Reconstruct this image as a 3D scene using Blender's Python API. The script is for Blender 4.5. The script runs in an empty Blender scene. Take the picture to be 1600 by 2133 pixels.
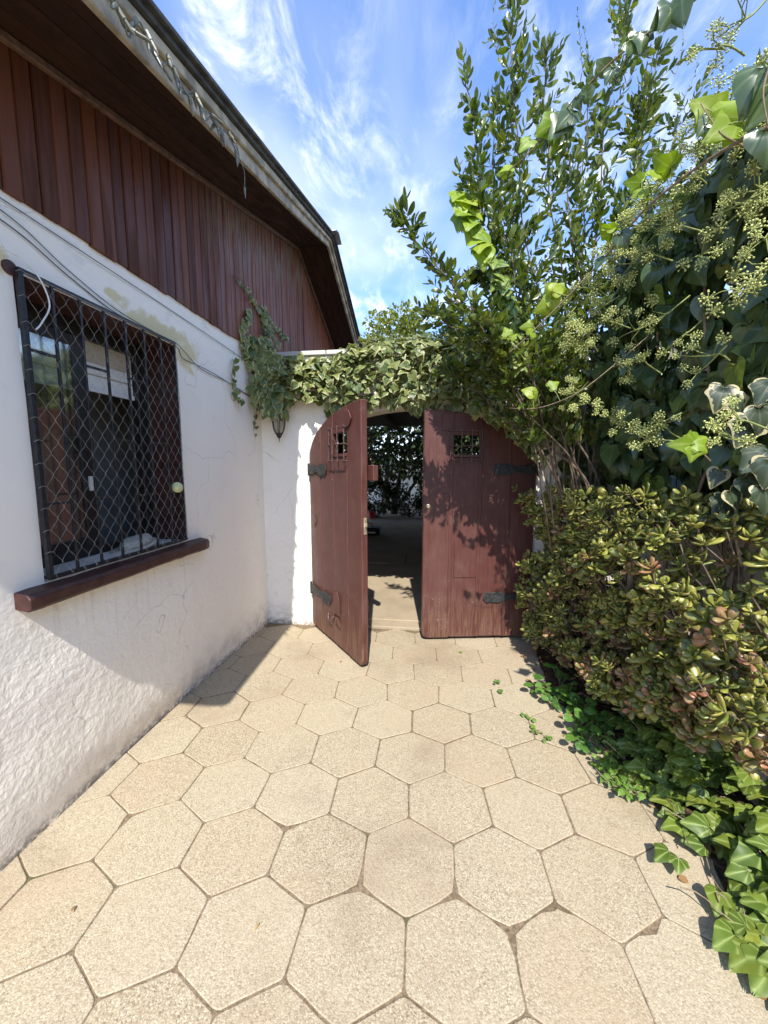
import bpy, bmesh, math, random
import numpy as np
from mathutils import Vector, Matrix, Quaternion, noise as mnoise
from mathutils.bvhtree import BVHTree

SC = bpy.context.scene
COL = SC.collection
R = math.radians
random.seed(7)
RNG = np.random.default_rng(11)

# ------------------------------------------------------------------ camera
CAM_H, YAW, PITCH, FPX = 1.5, R(7.417), R(-6.7285), 801.0
cam = bpy.data.cameras.new('camera')
cam.sensor_fit = 'HORIZONTAL'; cam.sensor_width = 36.0; cam.lens = FPX / 1600.0 * 36.0
cam.clip_start = 0.05; cam.clip_end = 2000
camo = bpy.data.objects.new('camera', cam); COL.objects.link(camo)
camo.location = (0, 0, CAM_H); camo.rotation_euler = (R(90) + PITCH, 0, YAW)
SC.camera = camo

# ------------------------------------------------------------------ light
SUN_DIR = Vector((-0.125, 1.0, -1.15)).normalized()      # the way the light travels
SUN_EL = math.asin(-SUN_DIR.z)
SUN_ROT = math.atan2(-SUN_DIR.x, -SUN_DIR.y)
sun = bpy.data.lights.new('sun', 'SUN'); sun.energy = 2.75; sun.angle = R(0.55); sun.color = (1.0, 0.965, 0.905)
suno = bpy.data.objects.new('sun', sun); COL.objects.link(suno)
suno.rotation_euler = SUN_DIR.to_track_quat('-Z', 'Y').to_euler(); suno.location = (0, -4, 8)

SKY_STRENGTH = 0.15
w = bpy.data.worlds.new('World'); SC.world = w; w.use_nodes = True
nt = w.node_tree; nt.nodes.clear()
def wn(t, **k):
    n = nt.nodes.new(t)
    for a, v in k.items(): setattr(n, a, v)
    return n
sky = wn('ShaderNodeTexSky', sky_type='NISHITA'); sky.sun_disc = False
sky.sun_elevation = SUN_EL; sky.sun_rotation = SUN_ROT; sky.altitude = 500; sky.air_density = 1.0; sky.dust_density = 0.6; sky.ozone_density = 1.6
tc = wn('ShaderNodeTexCoord'); sp = wn('ShaderNodeSeparateXYZ'); nt.links.new(tc.outputs['Generated'], sp.inputs[0])
zz = wn('ShaderNodeMath', operation='MAXIMUM'); nt.links.new(sp.outputs['Z'], zz.inputs[0]); zz.inputs[1].default_value = 0.04
zq = wn('ShaderNodeMath', operation='ADD'); nt.links.new(zz.outputs[0], zq.inputs[0]); zq.inputs[1].default_value = 0.12
dx = wn('ShaderNodeMath', operation='DIVIDE'); nt.links.new(sp.outputs['X'], dx.inputs[0]); nt.links.new(zq.outputs[0], dx.inputs[1])
dy = wn('ShaderNodeMath', operation='DIVIDE'); nt.links.new(sp.outputs['Y'], dy.inputs[0]); nt.links.new(zq.outputs[0], dy.inputs[1])
cb = wn('ShaderNodeCombineXYZ'); nt.links.new(dx.outputs[0], cb.inputs[0]); nt.links.new(dy.outputs[0], cb.inputs[1])
def wnoise(scale, loc, rot, nscale, detail, rough, dist):
    mp = wn('ShaderNodeMapping'); mp.inputs['Scale'].default_value = scale; mp.inputs['Location'].default_value = loc; mp.inputs['Rotation'].default_value = (0, 0, rot)
    nt.links.new(cb.outputs[0], mp.inputs[0])
    nz = wn('ShaderNodeTexNoise'); nz.inputs['Scale'].default_value = nscale; nz.inputs['Detail'].default_value = detail
    nz.inputs['Roughness'].default_value = rough; nz.inputs['Distortion'].default_value = dist
    nt.links.new(mp.outputs[0], nz.inputs['Vector']); return nz
def wramp(src, a, b, lo=0.0, hi=1.0):
    r = wn('ShaderNodeMapRange'); r.interpolation_type = 'SMOOTHSTEP'
    r.inputs[1].default_value = a; r.inputs[2].default_value = b; r.inputs[3].default_value = lo; r.inputs[4].default_value = hi
    nt.links.new(src, r.inputs[0]); return r.outputs[0]
def wmath(op, a, b):
    m = wn('ShaderNodeMath', operation=op)
    for i, s in enumerate((a, b)):
        if isinstance(s, (int, float)): m.inputs[i].default_value = s
        else: nt.links.new(s, m.inputs[i])
    return m.outputs[0]
streak = wnoise((3.4, 1.5, 1), (1.3, 2.9, 0), R(-14), 1.9, 9, 0.66, 0.5)
patch = wnoise((1.0, 0.8, 1), (5.2, 1.9, 0), R(20), 1.1, 3, 0.5, 0.2)
veil = wnoise((0.8, 0.6, 1), (0.2, 7.1, 0), R(35), 0.9, 4, 0.6, 0.4)
c1 = wmath('MULTIPLY', wramp(streak.outputs[0], 0.44, 0.78), wramp(patch.outputs[0], 0.28, 0.56))
c2 = wmath('MULTIPLY', wramp(veil.outputs[0], 0.42, 0.8), 0.42)
c3 = wmath('MULTIPLY', wramp(sp.outputs['Z'], 0.42, 0.02), 0.62)
cf = wmath('MINIMUM', wmath('ADD', wmath('MULTIPLY', c1, 0.8), wmath('MAXIMUM', c2, c3)), 0.93)
mix = wn('ShaderNodeMixRGB'); nt.links.new(cf, mix.inputs[0])
skm = wn('ShaderNodeMixRGB', blend_type='MULTIPLY'); skm.inputs[0].default_value = 1.0; nt.links.new(sky.outputs[0], skm.inputs[1]); skm.inputs[2].default_value = (0.44, 0.66, 0.93, 1)
nt.links.new(skm.outputs[0], mix.inputs[1]); mix.inputs[2].default_value = (4.5, 4.6, 4.8, 1)
bg = wn('ShaderNodeBackground'); bg.inputs['Strength'].default_value = SKY_STRENGTH
nt.links.new(mix.outputs[0], bg.inputs['Color'])
wo = wn('ShaderNodeOutputWorld'); nt.links.new(bg.outputs[0], wo.inputs['Surface'])

SC.view_settings.view_transform = 'Standard'; SC.view_settings.look = 'None'
SC.view_settings.exposure = 1.50; SC.view_settings.gamma = 1.0; SC.view_settings.use_curve_mapping = False
SC.render.engine = 'CYCLES'
SC.cycles.max_bounces = 8; SC.cycles.diffuse_bounces = 5; SC.cycles.transparent_max_bounces = 12
SC.cycles.use_denoising = True
SC.cycles.sample_clamp_indirect = 6.0

# ------------------------------------------------------------------ helpers
_cy, _sy, _cp, _sp = math.cos(YAW), math.sin(YAW), math.cos(PITCH), math.sin(PITCH)
C_R = Vector((_cy, _sy, 0)); C_F = Vector((-_sy * _cp, _cy * _cp, _sp)); C_U = C_R.cross(C_F)
CAMP = Vector((0, 0, CAM_H))
def ray(px, py):
    return C_F + C_R * ((px - 800) / FPX) - C_U * ((py - 1066.5) / FPX)
def at(px, py, Y):
    d = ray(px, py); return CAMP + d * (Y / d.y)
def atx(px, py, X):
    d = ray(px, py); return CAMP + d * (X / d.x)
def atz(px, py, Z):
    d = ray(px, py); return CAMP + d * ((Z - CAM_H) / d.z)
def proj(p):
    d = Vector(p) - CAMP; f = d.dot(C_F)
    if f < 0.05: return None
    return (800 + FPX * d.dot(C_R) / f, 1066.5 - FPX * d.dot(C_U) / f, f)

def tag(o, label=None, cat=None, group=None, kind=None):
    if label: o['label'] = label
    if cat: o['category'] = cat
    if group: o['group'] = group
    if kind: o['kind'] = kind
    return o
def empty(name, loc=(0, 0, 0), label=None, cat=None, group=None):
    o = bpy.data.objects.new(name, None); COL.objects.link(o); o.location = loc; o.empty_display_size = 0.1
    return tag(o, label, cat, group)
def link(name, me, parent=None, M=None):
    o = bpy.data.objects.new(name, me); COL.objects.link(o)
    if parent is not None:
        o.parent = parent
        o.matrix_parent_inverse = pinv(parent)
    if M is not None: o.matrix_basis = M
    return o
_pc = {}
def pinv(p):
    if p.name not in _pc:
        m = Matrix.Identity(4); q = p; chain = []
        while q is not None: chain.append(q); q = q.parent
        for q in reversed(chain):
            m = m @ q.matrix_parent_inverse @ Matrix.LocRotScale(q.location, q.rotation_euler, q.scale) if q.parent else Matrix.LocRotScale(q.location, q.rotation_euler, q.scale)
        _pc[p.name] = m.inverted()
    return _pc[p.name]

class MB:
    """collects verts and faces in world space"""
    def __init__(s): s.v = []; s.f = []
    def add(s, vs, fs):
        b = len(s.v); s.v += [tuple(x) for x in vs]; s.f += [tuple(i + b for i in f) for f in fs]; return s
    def box(s, a, b, M=None):
        x0, y0, z0 = a; x1, y1, z1 = b
        vs = [Vector(p) for p in ((x0,y0,z0),(x1,y0,z0),(x1,y1,z0),(x0,y1,z0),(x0,y0,z1),(x1,y0,z1),(x1,y1,z1),(x0,y1,z1))]
        if M is not None: vs = [M @ p for p in vs]
        return s.add(vs, [(0,3,2,1),(4,5,6,7),(0,1,5,4),(1,2,6,5),(2,3,7,6),(3,0,4,7)])
    def tube(s, pts, rad, n=6, cap=True):
        pts = [Vector(p) for p in pts]; k = len(pts)
        if not hasattr(rad, '__len__'): rad = [rad] * k
        t0 = (pts[1] - pts[0]).normalized()
        u = t0.orthogonal().normalized(); base = len(s.v); prev = t0
        for i, p in enumerate(pts):
            t = (pts[min(i + 1, k - 1)] - pts[max(i - 1, 0)])
            t = t.normalized() if t.length > 1e-9 else prev
            q = prev.rotation_difference(t); u = (q @ u); u = (u - t * u.dot(t)).normalized(); prev = t
            w_ = t.cross(u)
            for j in range(n):
                a = 2 * math.pi * j / n
                s.v.append(tuple(p + (u * math.cos(a) + w_ * math.sin(a)) * rad[i]))
        for i in range(k - 1):
            for j in range(n):
                a = base + i * n + j; b = base + i * n + (j + 1) % n
                s.f.append((a, b, b + n, a + n))
        if cap:
            s.f.append(tuple(base + j for j in reversed(range(n)))); s.f.append(tuple(base + (k - 1) * n + j for j in range(n)))
        return s
    def prism(s, poly, w0, w1, f):
        """poly = list of (a,b); f(a,b,w) -> point; extruded from w0 to w1"""
        n = len(poly); vs = [f(a, b, w0) for a, b in poly] + [f(a, b, w1) for a, b in poly]
        fs = [tuple(range(n)), tuple(reversed(range(n, 2 * n)))]
        for i in range(n): fs.append((i, i + n, (i + 1) % n + n, (i + 1) % n))
        return s.add(vs, fs)
    def lathe(s, prof, n=16, M=None):
        base = len(s.v)
        for r, z in prof:
            for j in range(n):
                a = 2 * math.pi * j / n; p = Vector((r * math.cos(a), r * math.sin(a), z))
                s.v.append(tuple(M @ p if M is not None else p))
        for i in range(len(prof) - 1):
            for j in range(n):
                a = base + i * n + j; b = base + i * n + (j + 1) % n
                s.f.append((a, b, b + n, a + n))
        s.f.append(tuple(base + j for j in reversed(range(n)))); s.f.append(tuple(base + (len(prof) - 1) * n + j for j in range(n)))
        return s
    def mesh(s, name, mat, smooth=False, bevel=0, seg=1, fix=True):
        me = bpy.data.meshes.new(name); me.from_pydata(s.v, [], s.f)
        if bevel or fix:
            bm = bmesh.new(); bm.from_mesh(me)
            if fix: bmesh.ops.recalc_face_normals(bm, faces=bm.faces)
            if bevel: bmesh.ops.bevel(bm, geom=[e for e in bm.edges if len(e.link_faces) == 2 and e.calc_face_angle(0) > 0.5], offset=bevel, segments=seg, affect='EDGES', profile=0.6)
            bm.to_mesh(me); bm.free()
        if smooth:
            me.polygons.foreach_set('use_smooth', [True] * len(me.polygons))
        if mat: me.materials.append(mat)
        return me
    def build(s, name, mat, parent=None, smooth=False, bevel=0, seg=1, fix=True):
        return link(name, s.mesh(name, mat, smooth, bevel, seg, fix), parent)

# ------------------------------------------------------------------ materials
class MT:
    def __init__(s, name):
        s.m = bpy.data.materials.new(name); s.m.use_nodes = True; s.nt = s.m.node_tree
        s.b = s.nt.nodes['Principled BSDF']; s.out = s.nt.nodes['Material Output']
    def n(s, t, **k):
        q = s.nt.nodes.new(t)
        for a, v in k.items(): setattr(q, a, v)
        return q
    def lk(s, a, b): s.nt.links.new(a, b)
    def put(s, inp, v):
        if hasattr(v, 'is_output'): s.lk(v, inp)
        else: inp.default_value = v
    def pos(s): return s.n('ShaderNodeNewGeometry').outputs['Position']
    def obj(s): return s.n('ShaderNodeTexCoord').outputs['Object']
    def mapping(s, vec, scale=(1,1,1), loc=(0,0,0), rot=(0,0,0)):
        q = s.n('ShaderNodeMapping'); s.lk(vec, q.inputs[0]); q.inputs['Scale'].default_value = scale; q.inputs['Location'].default_value = loc; q.inputs['Rotation'].default_value = rot
        return q.outputs[0]
    def noise(s, vec, scale, detail=4, rough=0.55, dist=0.0):
        q = s.n('ShaderNodeTexNoise'); s.lk(vec, q.inputs['Vector']); q.inputs['Scale'].default_value = scale; q.inputs['Detail'].default_value = detail
        q.inputs['Roughness'].default_value = rough; q.inputs['Distortion'].default_value = dist; return q.outputs[0]
    def vor(s, vec, scale, feature='F1', out='Distance'):
        q = s.n('ShaderNodeTexVoronoi', feature=feature); s.lk(vec, q.inputs['Vector']); q.inputs['Scale'].default_value = scale; return q.outputs[out]
    def ramp(s, fac, stops, interp='LINEAR'):
        q = s.n('ShaderNodeValToRGB'); q.color_ramp.interpolation = interp; e = q.color_ramp.elements
        while len(e) < len(stops): e.new(0.5)
        for i, (p, c) in enumerate(stops): e[i].position = p; e[i].color = tuple(c[:3]) + (1,) if hasattr(c, '__len__') else (c, c, c, 1)
        s.lk(fac, q.inputs[0]); return q.outputs[0]
    def rng(s, fac, a, b, lo=0.0, hi=1.0):
        q = s.n('ShaderNodeMapRange'); q.interpolation_type = 'SMOOTHSTEP'
        for i, v in enumerate((a, b, lo, hi)): q.inputs[i + 1].default_value = v
        s.lk(fac, q.inputs[0]); return q.outputs[0]
    def mix(s, fac, a, b, mode='MIX'):
        q = s.n('ShaderNodeMixRGB', blend_type=mode); s.put(q.inputs[0], fac)
        for i, v in ((1, a), (2, b)):
            if hasattr(v, 'is_output'): s.lk(v, q.inputs[i])
            else: q.inputs[i].default_value = tuple(v[:3]) + (1,)
        return q.outputs[0]
    def math(s, op, a, b=0.0, c=None):
        q = s.n('ShaderNodeMath', operation=op); s.put(q.inputs[0], a); s.put(q.inputs[1], b)
        if c is not None: s.put(q.inputs[2], c)
        return q.outputs[0]
    def sep(s, vec): 
        q = s.n('ShaderNodeSeparateXYZ'); s.lk(vec, q.inputs[0]); return q.outputs
    def bump(s, h, strength=0.3, dist=0.01, normal=None):
        q = s.n('ShaderNodeBump'); q.inputs['Strength'].default_value = strength; q.inputs['Distance'].default_value = dist; s.lk(h, q.inputs['Height'])
        if normal is not None: s.lk(normal, q.inputs['Normal'])
        return q.outputs[0]
    def fin(s, col=None, rough=0.6, normal=None, spec=0.5, metal=0.0):
        if col is not None:
            if hasattr(col, 'is_output'): s.lk(col, s.b.inputs['Base Color'])
            else: s.b.inputs['Base Color'].default_value = tuple(col[:3]) + (1,)
        s.put(s.b.inputs['Roughness'], rough); s.b.inputs['Specular IOR Level'].default_value = spec; s.b.inputs['Metallic'].default_value = metal
        if normal is not None: s.lk(normal, s.b.inputs['Normal'])
        return s.m
    def rnd(s): return s.n('ShaderNodeObjectInfo').outputs['Random']

def plain(name, col, rough=0.6, spec=0.4, metal=0.0, var=0.25, scale=30, bump=0.1, bd=0.003):
    t = MT(name); p = t.pos(); nz = t.noise(p, scale, 5)
    c = t.mix(t.rng(nz, 0.3, 0.7), [x * (1 - var) for x in col], [min(1, x * (1 + var)) for x in col])
    return t.fin(c, rough, t.bump(nz, bump, bd), spec, metal)

def m_plaster(name, seed=0.0, house=False):
    t = MT(name); p = t.pos()
    big = t.noise(p, 1.6, 5, 0.6); mid = t.noise(t.mapping(p, loc=(seed, 3, 1)), 9, 6, 0.62, 0.6); fine = t.noise(p, 45, 5, 0.6)
    lump = t.noise(t.mapping(p, (1, 1, 1.15), (seed, 0, 0)), 21, 6, 0.58, 0.25)
    c = t.mix(t.rng(big, 0.35, 0.7), (0.93, 0.86, 0.745), (0.895, 0.825, 0.715))
    c = t.mix(t.math('MULTIPLY', t.rng(mid, 0.58, 0.75), 0.25), c, (0.64, 0.62, 0.575))
    s = t.sep(p)
    # splash dirt close to the ground
    low = t.math('MULTIPLY', t.rng(s['Z'], 0.32, 0.0), t.rng(mid, 0.36, 0.68))
    c = t.mix(t.math('MULTIPLY', low, 0.55), c, (0.42, 0.36, 0.30))
    foot = t.math('MULTIPLY', t.rng(s['Z'], 0.07, 0.0), t.rng(fine, 0.35, 0.6))
    c = t.mix(t.math('MULTIPLY', foot, 0.8), c, (0.13, 0.10, 0.08))
    scuff = t.math('MULTIPLY', t.rng(t.noise(t.mapping(p, (1, 3.5, 1.2), (4, 0, seed), (0.5, 0, 0)), 7, 6, 0.7), 0.64, 0.72), t.rng(s['Z'], 0.75, 0.25))
    c = t.mix(t.math('MULTIPLY', scuff, 0.45), c, (0.30, 0.25, 0.22))
    if house:
        # old ochre coat showing round the window head
        def blob(y, z, ry, rz):
            a = t.math('DIVIDE', t.math('SUBTRACT', s['Y'], y), ry); b = t.math('DIVIDE', t.math('SUBTRACT', s['Z'], z), rz)
            d = t.math('SQRT', t.math('ADD', t.math('MULTIPLY', a, a), t.math('MULTIPLY', b, b)))
            d = t.math('ADD', d, t.math('MULTIPLY', t.math('SUBTRACT', mid, 0.5), 2.8))
            return t.rng(d, 1.22, 0.62)
        m1 = t.math('MAXIMUM', blob(2.12, 2.265, 0.33, 0.075), blob(2.36, 2.20, 0.10, 0.11))
        m1 = t.math('MAXIMUM', m1, blob(1.80, 2.335, 0.05, 0.02))
        m2 = t.math('MAXIMUM', blob(1.27, 2.235, 0.05, 0.07), m1)
        c = t.mix(t.math('MULTIPLY', m2, 0.85), c, (0.68, 0.57, 0.29))
        drip = t.math('MULTIPLY', t.rng(t.noise(t.mapping(p, (1, 16, 0.7)), 2.0, 5, 0.6), 0.52, 0.72), t.math('MULTIPLY', t.rng(s['Z'], 0.55, 0.95), t.math('MULTIPLY', t.rng(s['Z'], 0.965, 0.955), t.math('MULTIPLY', t.rng(s['Y'], 1.15, 1.3), t.rng(s['Y'], 2.5, 2.3)))))
        c = t.mix(t.math('MULTIPLY', drip, 0.4), c, (0.55, 0.50, 0.42))
        gr = t.math('MULTIPLY', t.rng(t.noise(t.mapping(p, (1, 1.2, 3)), 5, 6, 0.7), 0.5, 0.72), t.rng(s['Z'], 2.1, 2.45))
        c = t.mix(t.math('MULTIPLY', gr, 0.4), c, (0.52, 0.55, 0.54))
    wv = t.n('ShaderNodeVectorMath', operation='MULTIPLY_ADD'); t.lk(t.n('ShaderNodeTexNoise').outputs['Color'], wv.inputs[0]); wv.inputs[1].default_value = (.5, .5, .5); t.lk(p, wv.inputs[2])
    t.nt.nodes[wv.inputs[0].links[0].from_node.name].inputs['Scale'].default_value = 3.0; t.lk(p, wv.inputs[0].links[0].from_node.inputs['Vector'])
    crk = t.math('MULTIPLY', t.rng(t.vor(wv.outputs[0], 1.5, 'DISTANCE_TO_EDGE'), 0.005, 0.001), t.rng(t.noise(t.mapping(p, loc=(2, 8, seed)), 1.2, 3), 0.52, 0.6))
    c = t.mix(t.math('MULTIPLY', crk, 0.45), c, (0.38, 0.35, 0.31))
    h = t.math('ADD', t.math('MULTIPLY', lump, 1.0), t.math('MULTIPLY', fine, 0.35))
    if house:
        sm = t.rng(s['Z'], 1.15, 0.55, 0.10, 1.0)      # trowelled smoother higher up
        h = t.math('MULTIPLY', h, sm)
    return t.fin(c, 0.85, t.bump(h, 0.7, 0.014), 0.2)

def m_paver():
    t = MT('paver'); p = t.pos(); r = t.rnd()
    v = t.n('ShaderNodeTexVoronoi'); t.lk(p, v.inputs['Vector']); v.inputs['Scale'].default_value = 215; v.inputs['Randomness'].default_value = 1
    vc = t.sep(v.outputs['Color'])
    c = t.ramp(vc[0], [(0.0, (0.18, 0.13, 0.08)), (0.15, (0.31, 0.25, 0.16)), (0.45, (0.385, 0.322, 0.213)), (0.8, (0.44, 0.377, 0.26)), (1.0, (0.53, 0.475, 0.35))])
    gap = t.rng(v.outputs['Distance'], 0.45, 0.75)
    c = t.mix(t.math('MULTIPLY', gap, 0.55), c, (0.24, 0.18, 0.112))
    big = t.noise(p, 3.2, 4, 0.6)
    c = t.mix(t.math('MULTIPLY', t.rng(big, 0.42, 0.68), 0.4), c, (0.385, 0.29, 0.188))
    c = t.mix(t.math('MULTIPLY', t.math('FRACT', t.math('MULTIPLY', r, 3.7)), 0.26), c, (0.40, 0.295, 0.195))
    c = t.mix(t.math('MULTIPLY', r, 0.25), c, (0.47, 0.42, 0.30))
    dk = t.rng(t.noise(p, 28, 3, 0.6), 0.72, 0.78)
    c = t.mix(t.math('MULTIPLY', dk, 0.4), c, (0.10, 0.07, 0.05))
    st = t.rng(t.noise(t.mapping(p, loc=(9, 2, 0)), 1.3, 5, 0.65), 0.50, 0.72)
    c = t.mix(t.math('MULTIPLY', st, 0.45), c, (0.22, 0.16, 0.105))
    sp2 = t.rng(t.noise(t.mapping(p, loc=(3, 7, 0)), 11, 5, 0.7), 0.60, 0.68)
    c = t.mix(t.math('MULTIPLY', sp2, 0.22), c, (0.17, 0.125, 0.085))
    h = t.math('SUBTRACT', t.math('MULTIPLY', t.noise(p, 90, 3), 0.6), v.outputs['Distance'])
    return t.fin(c, 0.85, t.bump(h, 0.32, 0.003), 0.25)

def m_mortar():
    t = MT('mortar'); p = t.pos(); n1 = t.noise(p, 60, 5, 0.7); n2 = t.noise(p, 6, 4)
    c = t.mix(t.rng(n1, 0.3, 0.7), (0.13, 0.092, 0.056), (0.28, 0.21, 0.138))
    c = t.mix(t.rng(n2, 0.55, 0.7), c, (0.11, 0.10, 0.05))
    return t.fin(c, 0.95, t.bump(n1, 0.7, 0.01), 0.1)

def m_concrete(name, a, b):
    t = MT(name); p = t.pos(); n1 = t.noise(p, 110, 4, 0.7); n2 = t.noise(p, 2.4, 5, 0.6)
    c = t.mix(t.rng(n1, 0.3, 0.7), a, b); c = t.mix(t.math('MULTIPLY', t.rng(n2, 0.4, 0.7), 0.4), c, [x * 0.62 for x in a])
    return t.fin(c, 0.88, t.bump(n1, 0.4, 0.004), 0.2)

def m_varnish(name, dark, light, vertical=True, rough=0.38, wear=True):
    """varnished boards: grain along the board, streaks, each board its own tone"""
    t = MT(name); p = t.pos(); r = t.rnd()
    off = t.n('ShaderNodeCombineXYZ'); t.lk(t.math('MULTIPLY', r, 37.0), off.inputs[0]); t.lk(t.math('MULTIPLY', r, 17.0), off.inputs[2])
    q = t.n('ShaderNodeVectorMath', operation='ADD'); t.lk(p, q.inputs[0]); t.lk(off.outputs[0], q.inputs[1])
    sc = (26, 26, 1.4) if vertical else (26, 1.4, 26)
    g = t.noise(t.mapping(q.outputs[0], sc), 3.0, 6, 0.65, 0.8); st = t.noise(t.mapping(q.outputs[0], (6, 6, 0.7) if vertical else (6, 0.7, 6)), 2.0, 5, 0.6)
    c = t.mix(t.rng(g, 0.25, 0.75), dark, light)
    c = t.mix(t.math('MULTIPLY', t.rng(st, 0.42, 0.72), 0.55), c, [x * 0.4 for x in dark])
    c = t.mix(t.math('MULTIPLY', r, 0.55), c, [x * 0.5 for x in dark])
    c = t.mix(t.math('MULTIPLY', t.rng(t.math('FRACT', t.math('MULTIPLY', r, 9.7)), 0.5, 1.0), 0.45), c, [x * 1.25 for x in light])
    if wear:
        s = t.sep(p)
        ru = t.math('MULTIPLY', t.rng(s['Y'], 2.2, 3.4), t.rng(t.noise(t.mapping(p, (2, 5, 0.8)), 2.2, 5, 0.7), 0.36, 0.56))
        c = t.mix(t.math('MULTIPLY', ru, 0.75), c, (0.21, 0.068, 0.036))
        wz = t.math('MULTIPLY', t.rng(t.noise(t.mapping(p, (3, 14, 1.2)), 2.6, 6, 0.7), 0.45, 0.58), t.math('MULTIPLY', t.rng(s['Y'], 2.4, 3.0), t.rng(s['Y'], 6.5, 4.2)))
        top = t.rng(t.math('SUBTRACT', s['Z'], t.math('MULTIPLY', s['Y'], 0.29)), 1.95, 2.45)
        c = t.mix(t.math('MULTIPLY', t.math('MULTIPLY', wz, top), 0.85), c, (0.22, 0.18, 0.13))
    rr = t.rng(st, 0.3, 0.7, rough - 0.12, rough + 0.25)
    return t.fin(c, rr, t.bump(g, 0.25, 0.004), 0.18)

def m_gatepaint():
    t = MT('gate_paint'); p = t.obj(); r = t.rnd()
    g = t.noise(t.mapping(p, (22, 22, 1.3)), 3.0, 6, 0.65, 0.7); n = t.noise(p, 7, 5, 0.6); f = t.noise(p, 60, 4, 0.7)
    c = t.mix(t.rng(g, 0.3, 0.75), (0.072, 0.021, 0.016), (0.108, 0.040, 0.031))
    c = t.mix(t.math('MULTIPLY', t.rng(n, 0.5, 0.7), 0.45), c, (0.115, 0.06, 0.04))
    fade = t.rng(t.noise(t.mapping(p, (1.5, 1.5, 0.5)), 2.2, 5, 0.65), 0.45, 0.7)
    c = t.mix(t.math('MULTIPLY', fade, 0.3), c, (0.14, 0.07, 0.058))
    s = t.sep(p)
    lowz = t.rng(s['Z'], 0.55, 0.05)
    chips = t.math('MULTIPLY', t.rng(f, 0.62, 0.66), t.rng(n, 0.44, 0.56))
    c = t.mix(t.math('MULTIPLY', chips, t.math('ADD', t.math('MULTIPLY', lowz, 0.7), 0.12)), c, (0.36, 0.30, 0.25))
    wood = t.math('MULTIPLY', t.math('MULTIPLY', lowz, t.rng(g, 0.42, 0.62)), 0.55)
    c = t.mix(wood, c, (0.19, 0.11, 0.06))
    scr = t.math('MULTIPLY', t.rng(t.noise(t.mapping(p, (70, 70, 3.0), (1, 2, 3), (0, .12, 0)), 2.0, 3, .6), .68, .74), t.rng(n, .42, .6))
    c = t.mix(t.math('MULTIPLY', scr, .35), c, (0.30, 0.20, 0.17))
    def run(z0):
        return t.math('MULTIPLY', t.rng(s['Z'], z0 - .28, z0), t.rng(s['Z'], z0 + .01, z0 - .01))
    rust = t.math('MULTIPLY', t.math('MAXIMUM', run(.35), run(1.44)), t.rng(t.noise(t.mapping(p, (20, 20, .6)), 2.0, 4, .6), .5, .68))
    c = t.mix(t.math('MULTIPLY', rust, .45), c, (0.060, 0.024, 0.012))
    c = t.mix(t.math('MULTIPLY', r, 0.25), c, (0.09, 0.035, 0.03))
    h = t.math('ADD', g, t.math('MULTIPLY', f, 0.25))
    return t.fin(c, t.rng(n, 0.3, 0.7, 0.40, 0.6), t.bump(h, 0.3, 0.004), 0.45)

def m_leaf(name, cols, rough=0.4, transl=0.25, tcol=None, vein=0.0, vcol=(0.3, 0.4, 0.12), margin=None, mwidth=(0.55, 0.8), spec=0.5, blotch=None, bump=0.0):
    """cols = ramp stops over a per-leaf random value"""
    t = MT(name)
    a = t.n('ShaderNodeAttribute', attribute_name='rnd').outputs['Fac']
    r = t.math('FRACT', t.math('ADD', t.rnd(), a))
    k = len(cols); c = t.ramp(r, [(i / (k - 1), col) for i, col in enumerate(cols)])
    e = t.n('ShaderNodeAttribute', attribute_name='edge').outputs['Fac']
    uv = t.n('ShaderNodeUVMap').outputs[0]; us = t.sep(uv)
    n1 = t.noise(uv, 3.5, 4, 0.6)
    c = t.mix(t.math('MULTIPLY', t.rng(n1, 0.4, 0.7), 0.25), c, [x * 0.7 for x in cols[0]])
    hv = None
    if vein > 0:
        ang = t.math('ARCTAN2', us[0], t.math('ADD', us[1], 0.06))
        ln = t.math('POWER', t.math('ABSOLUTE', t.math('COSINE', t.math('MULTIPLY', ang, 5.0))), 12.0)
        mid = t.rng(t.math('ABSOLUTE', us[0]), 0.03, 0.008)
        vv = t.math('MAXIMUM', mid, t.math('MULTIPLY', ln, 0.75)); hv = vv
        c = t.mix(t.math('MULTIPLY', vv, vein), c, vcol)
    if margin is not None:
        mm = t.math('ADD', e, t.math('MULTIPLY', t.math('SUBTRACT', t.noise(uv, 4.0, 3, 0.6), 0.5), 1.3))
        mm = t.math('ADD', mm, t.math('MULTIPLY', t.math('SUBTRACT', t.math('FRACT', t.math('MULTIPLY', r, 7.31)), 0.5), 0.7))
        c = t.mix(t.rng(mm, mwidth[0], mwidth[1]), c, margin)
    if blotch is not None:
        c = t.mix(t.math('MULTIPLY', t.math('MULTIPLY', t.rng(e, 0.25, 1.0), t.rng(t.math('FRACT', t.math('MULTIPLY', r, 5.7)), 0.15, 0.9)), 0.7), c, blotch)
    t.fin(c, rough, t.bump(hv, 0.25, 0.002) if hv is not None else None, spec)
    if transl > 0:
        tr = t.n('ShaderNodeBsdfTranslucent'); hs = t.n('ShaderNodeHueSaturation'); hs.inputs['Saturation'].default_value = 1.15; hs.inputs['Value'].default_value = 1.6; t.lk(c, hs.inputs['Color'])
        t.lk(hs.outputs[0], tr.inputs['Color']); ms = t.n('ShaderNodeMixShader'); ms.inputs[0].default_value = transl
        t.lk(t.b.outputs[0], ms.inputs[1]); t.lk(tr.outputs[0], ms.inputs[2]); t.lk(ms.outputs[0], t.out.inputs['Surface'])
    return t.m

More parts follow.
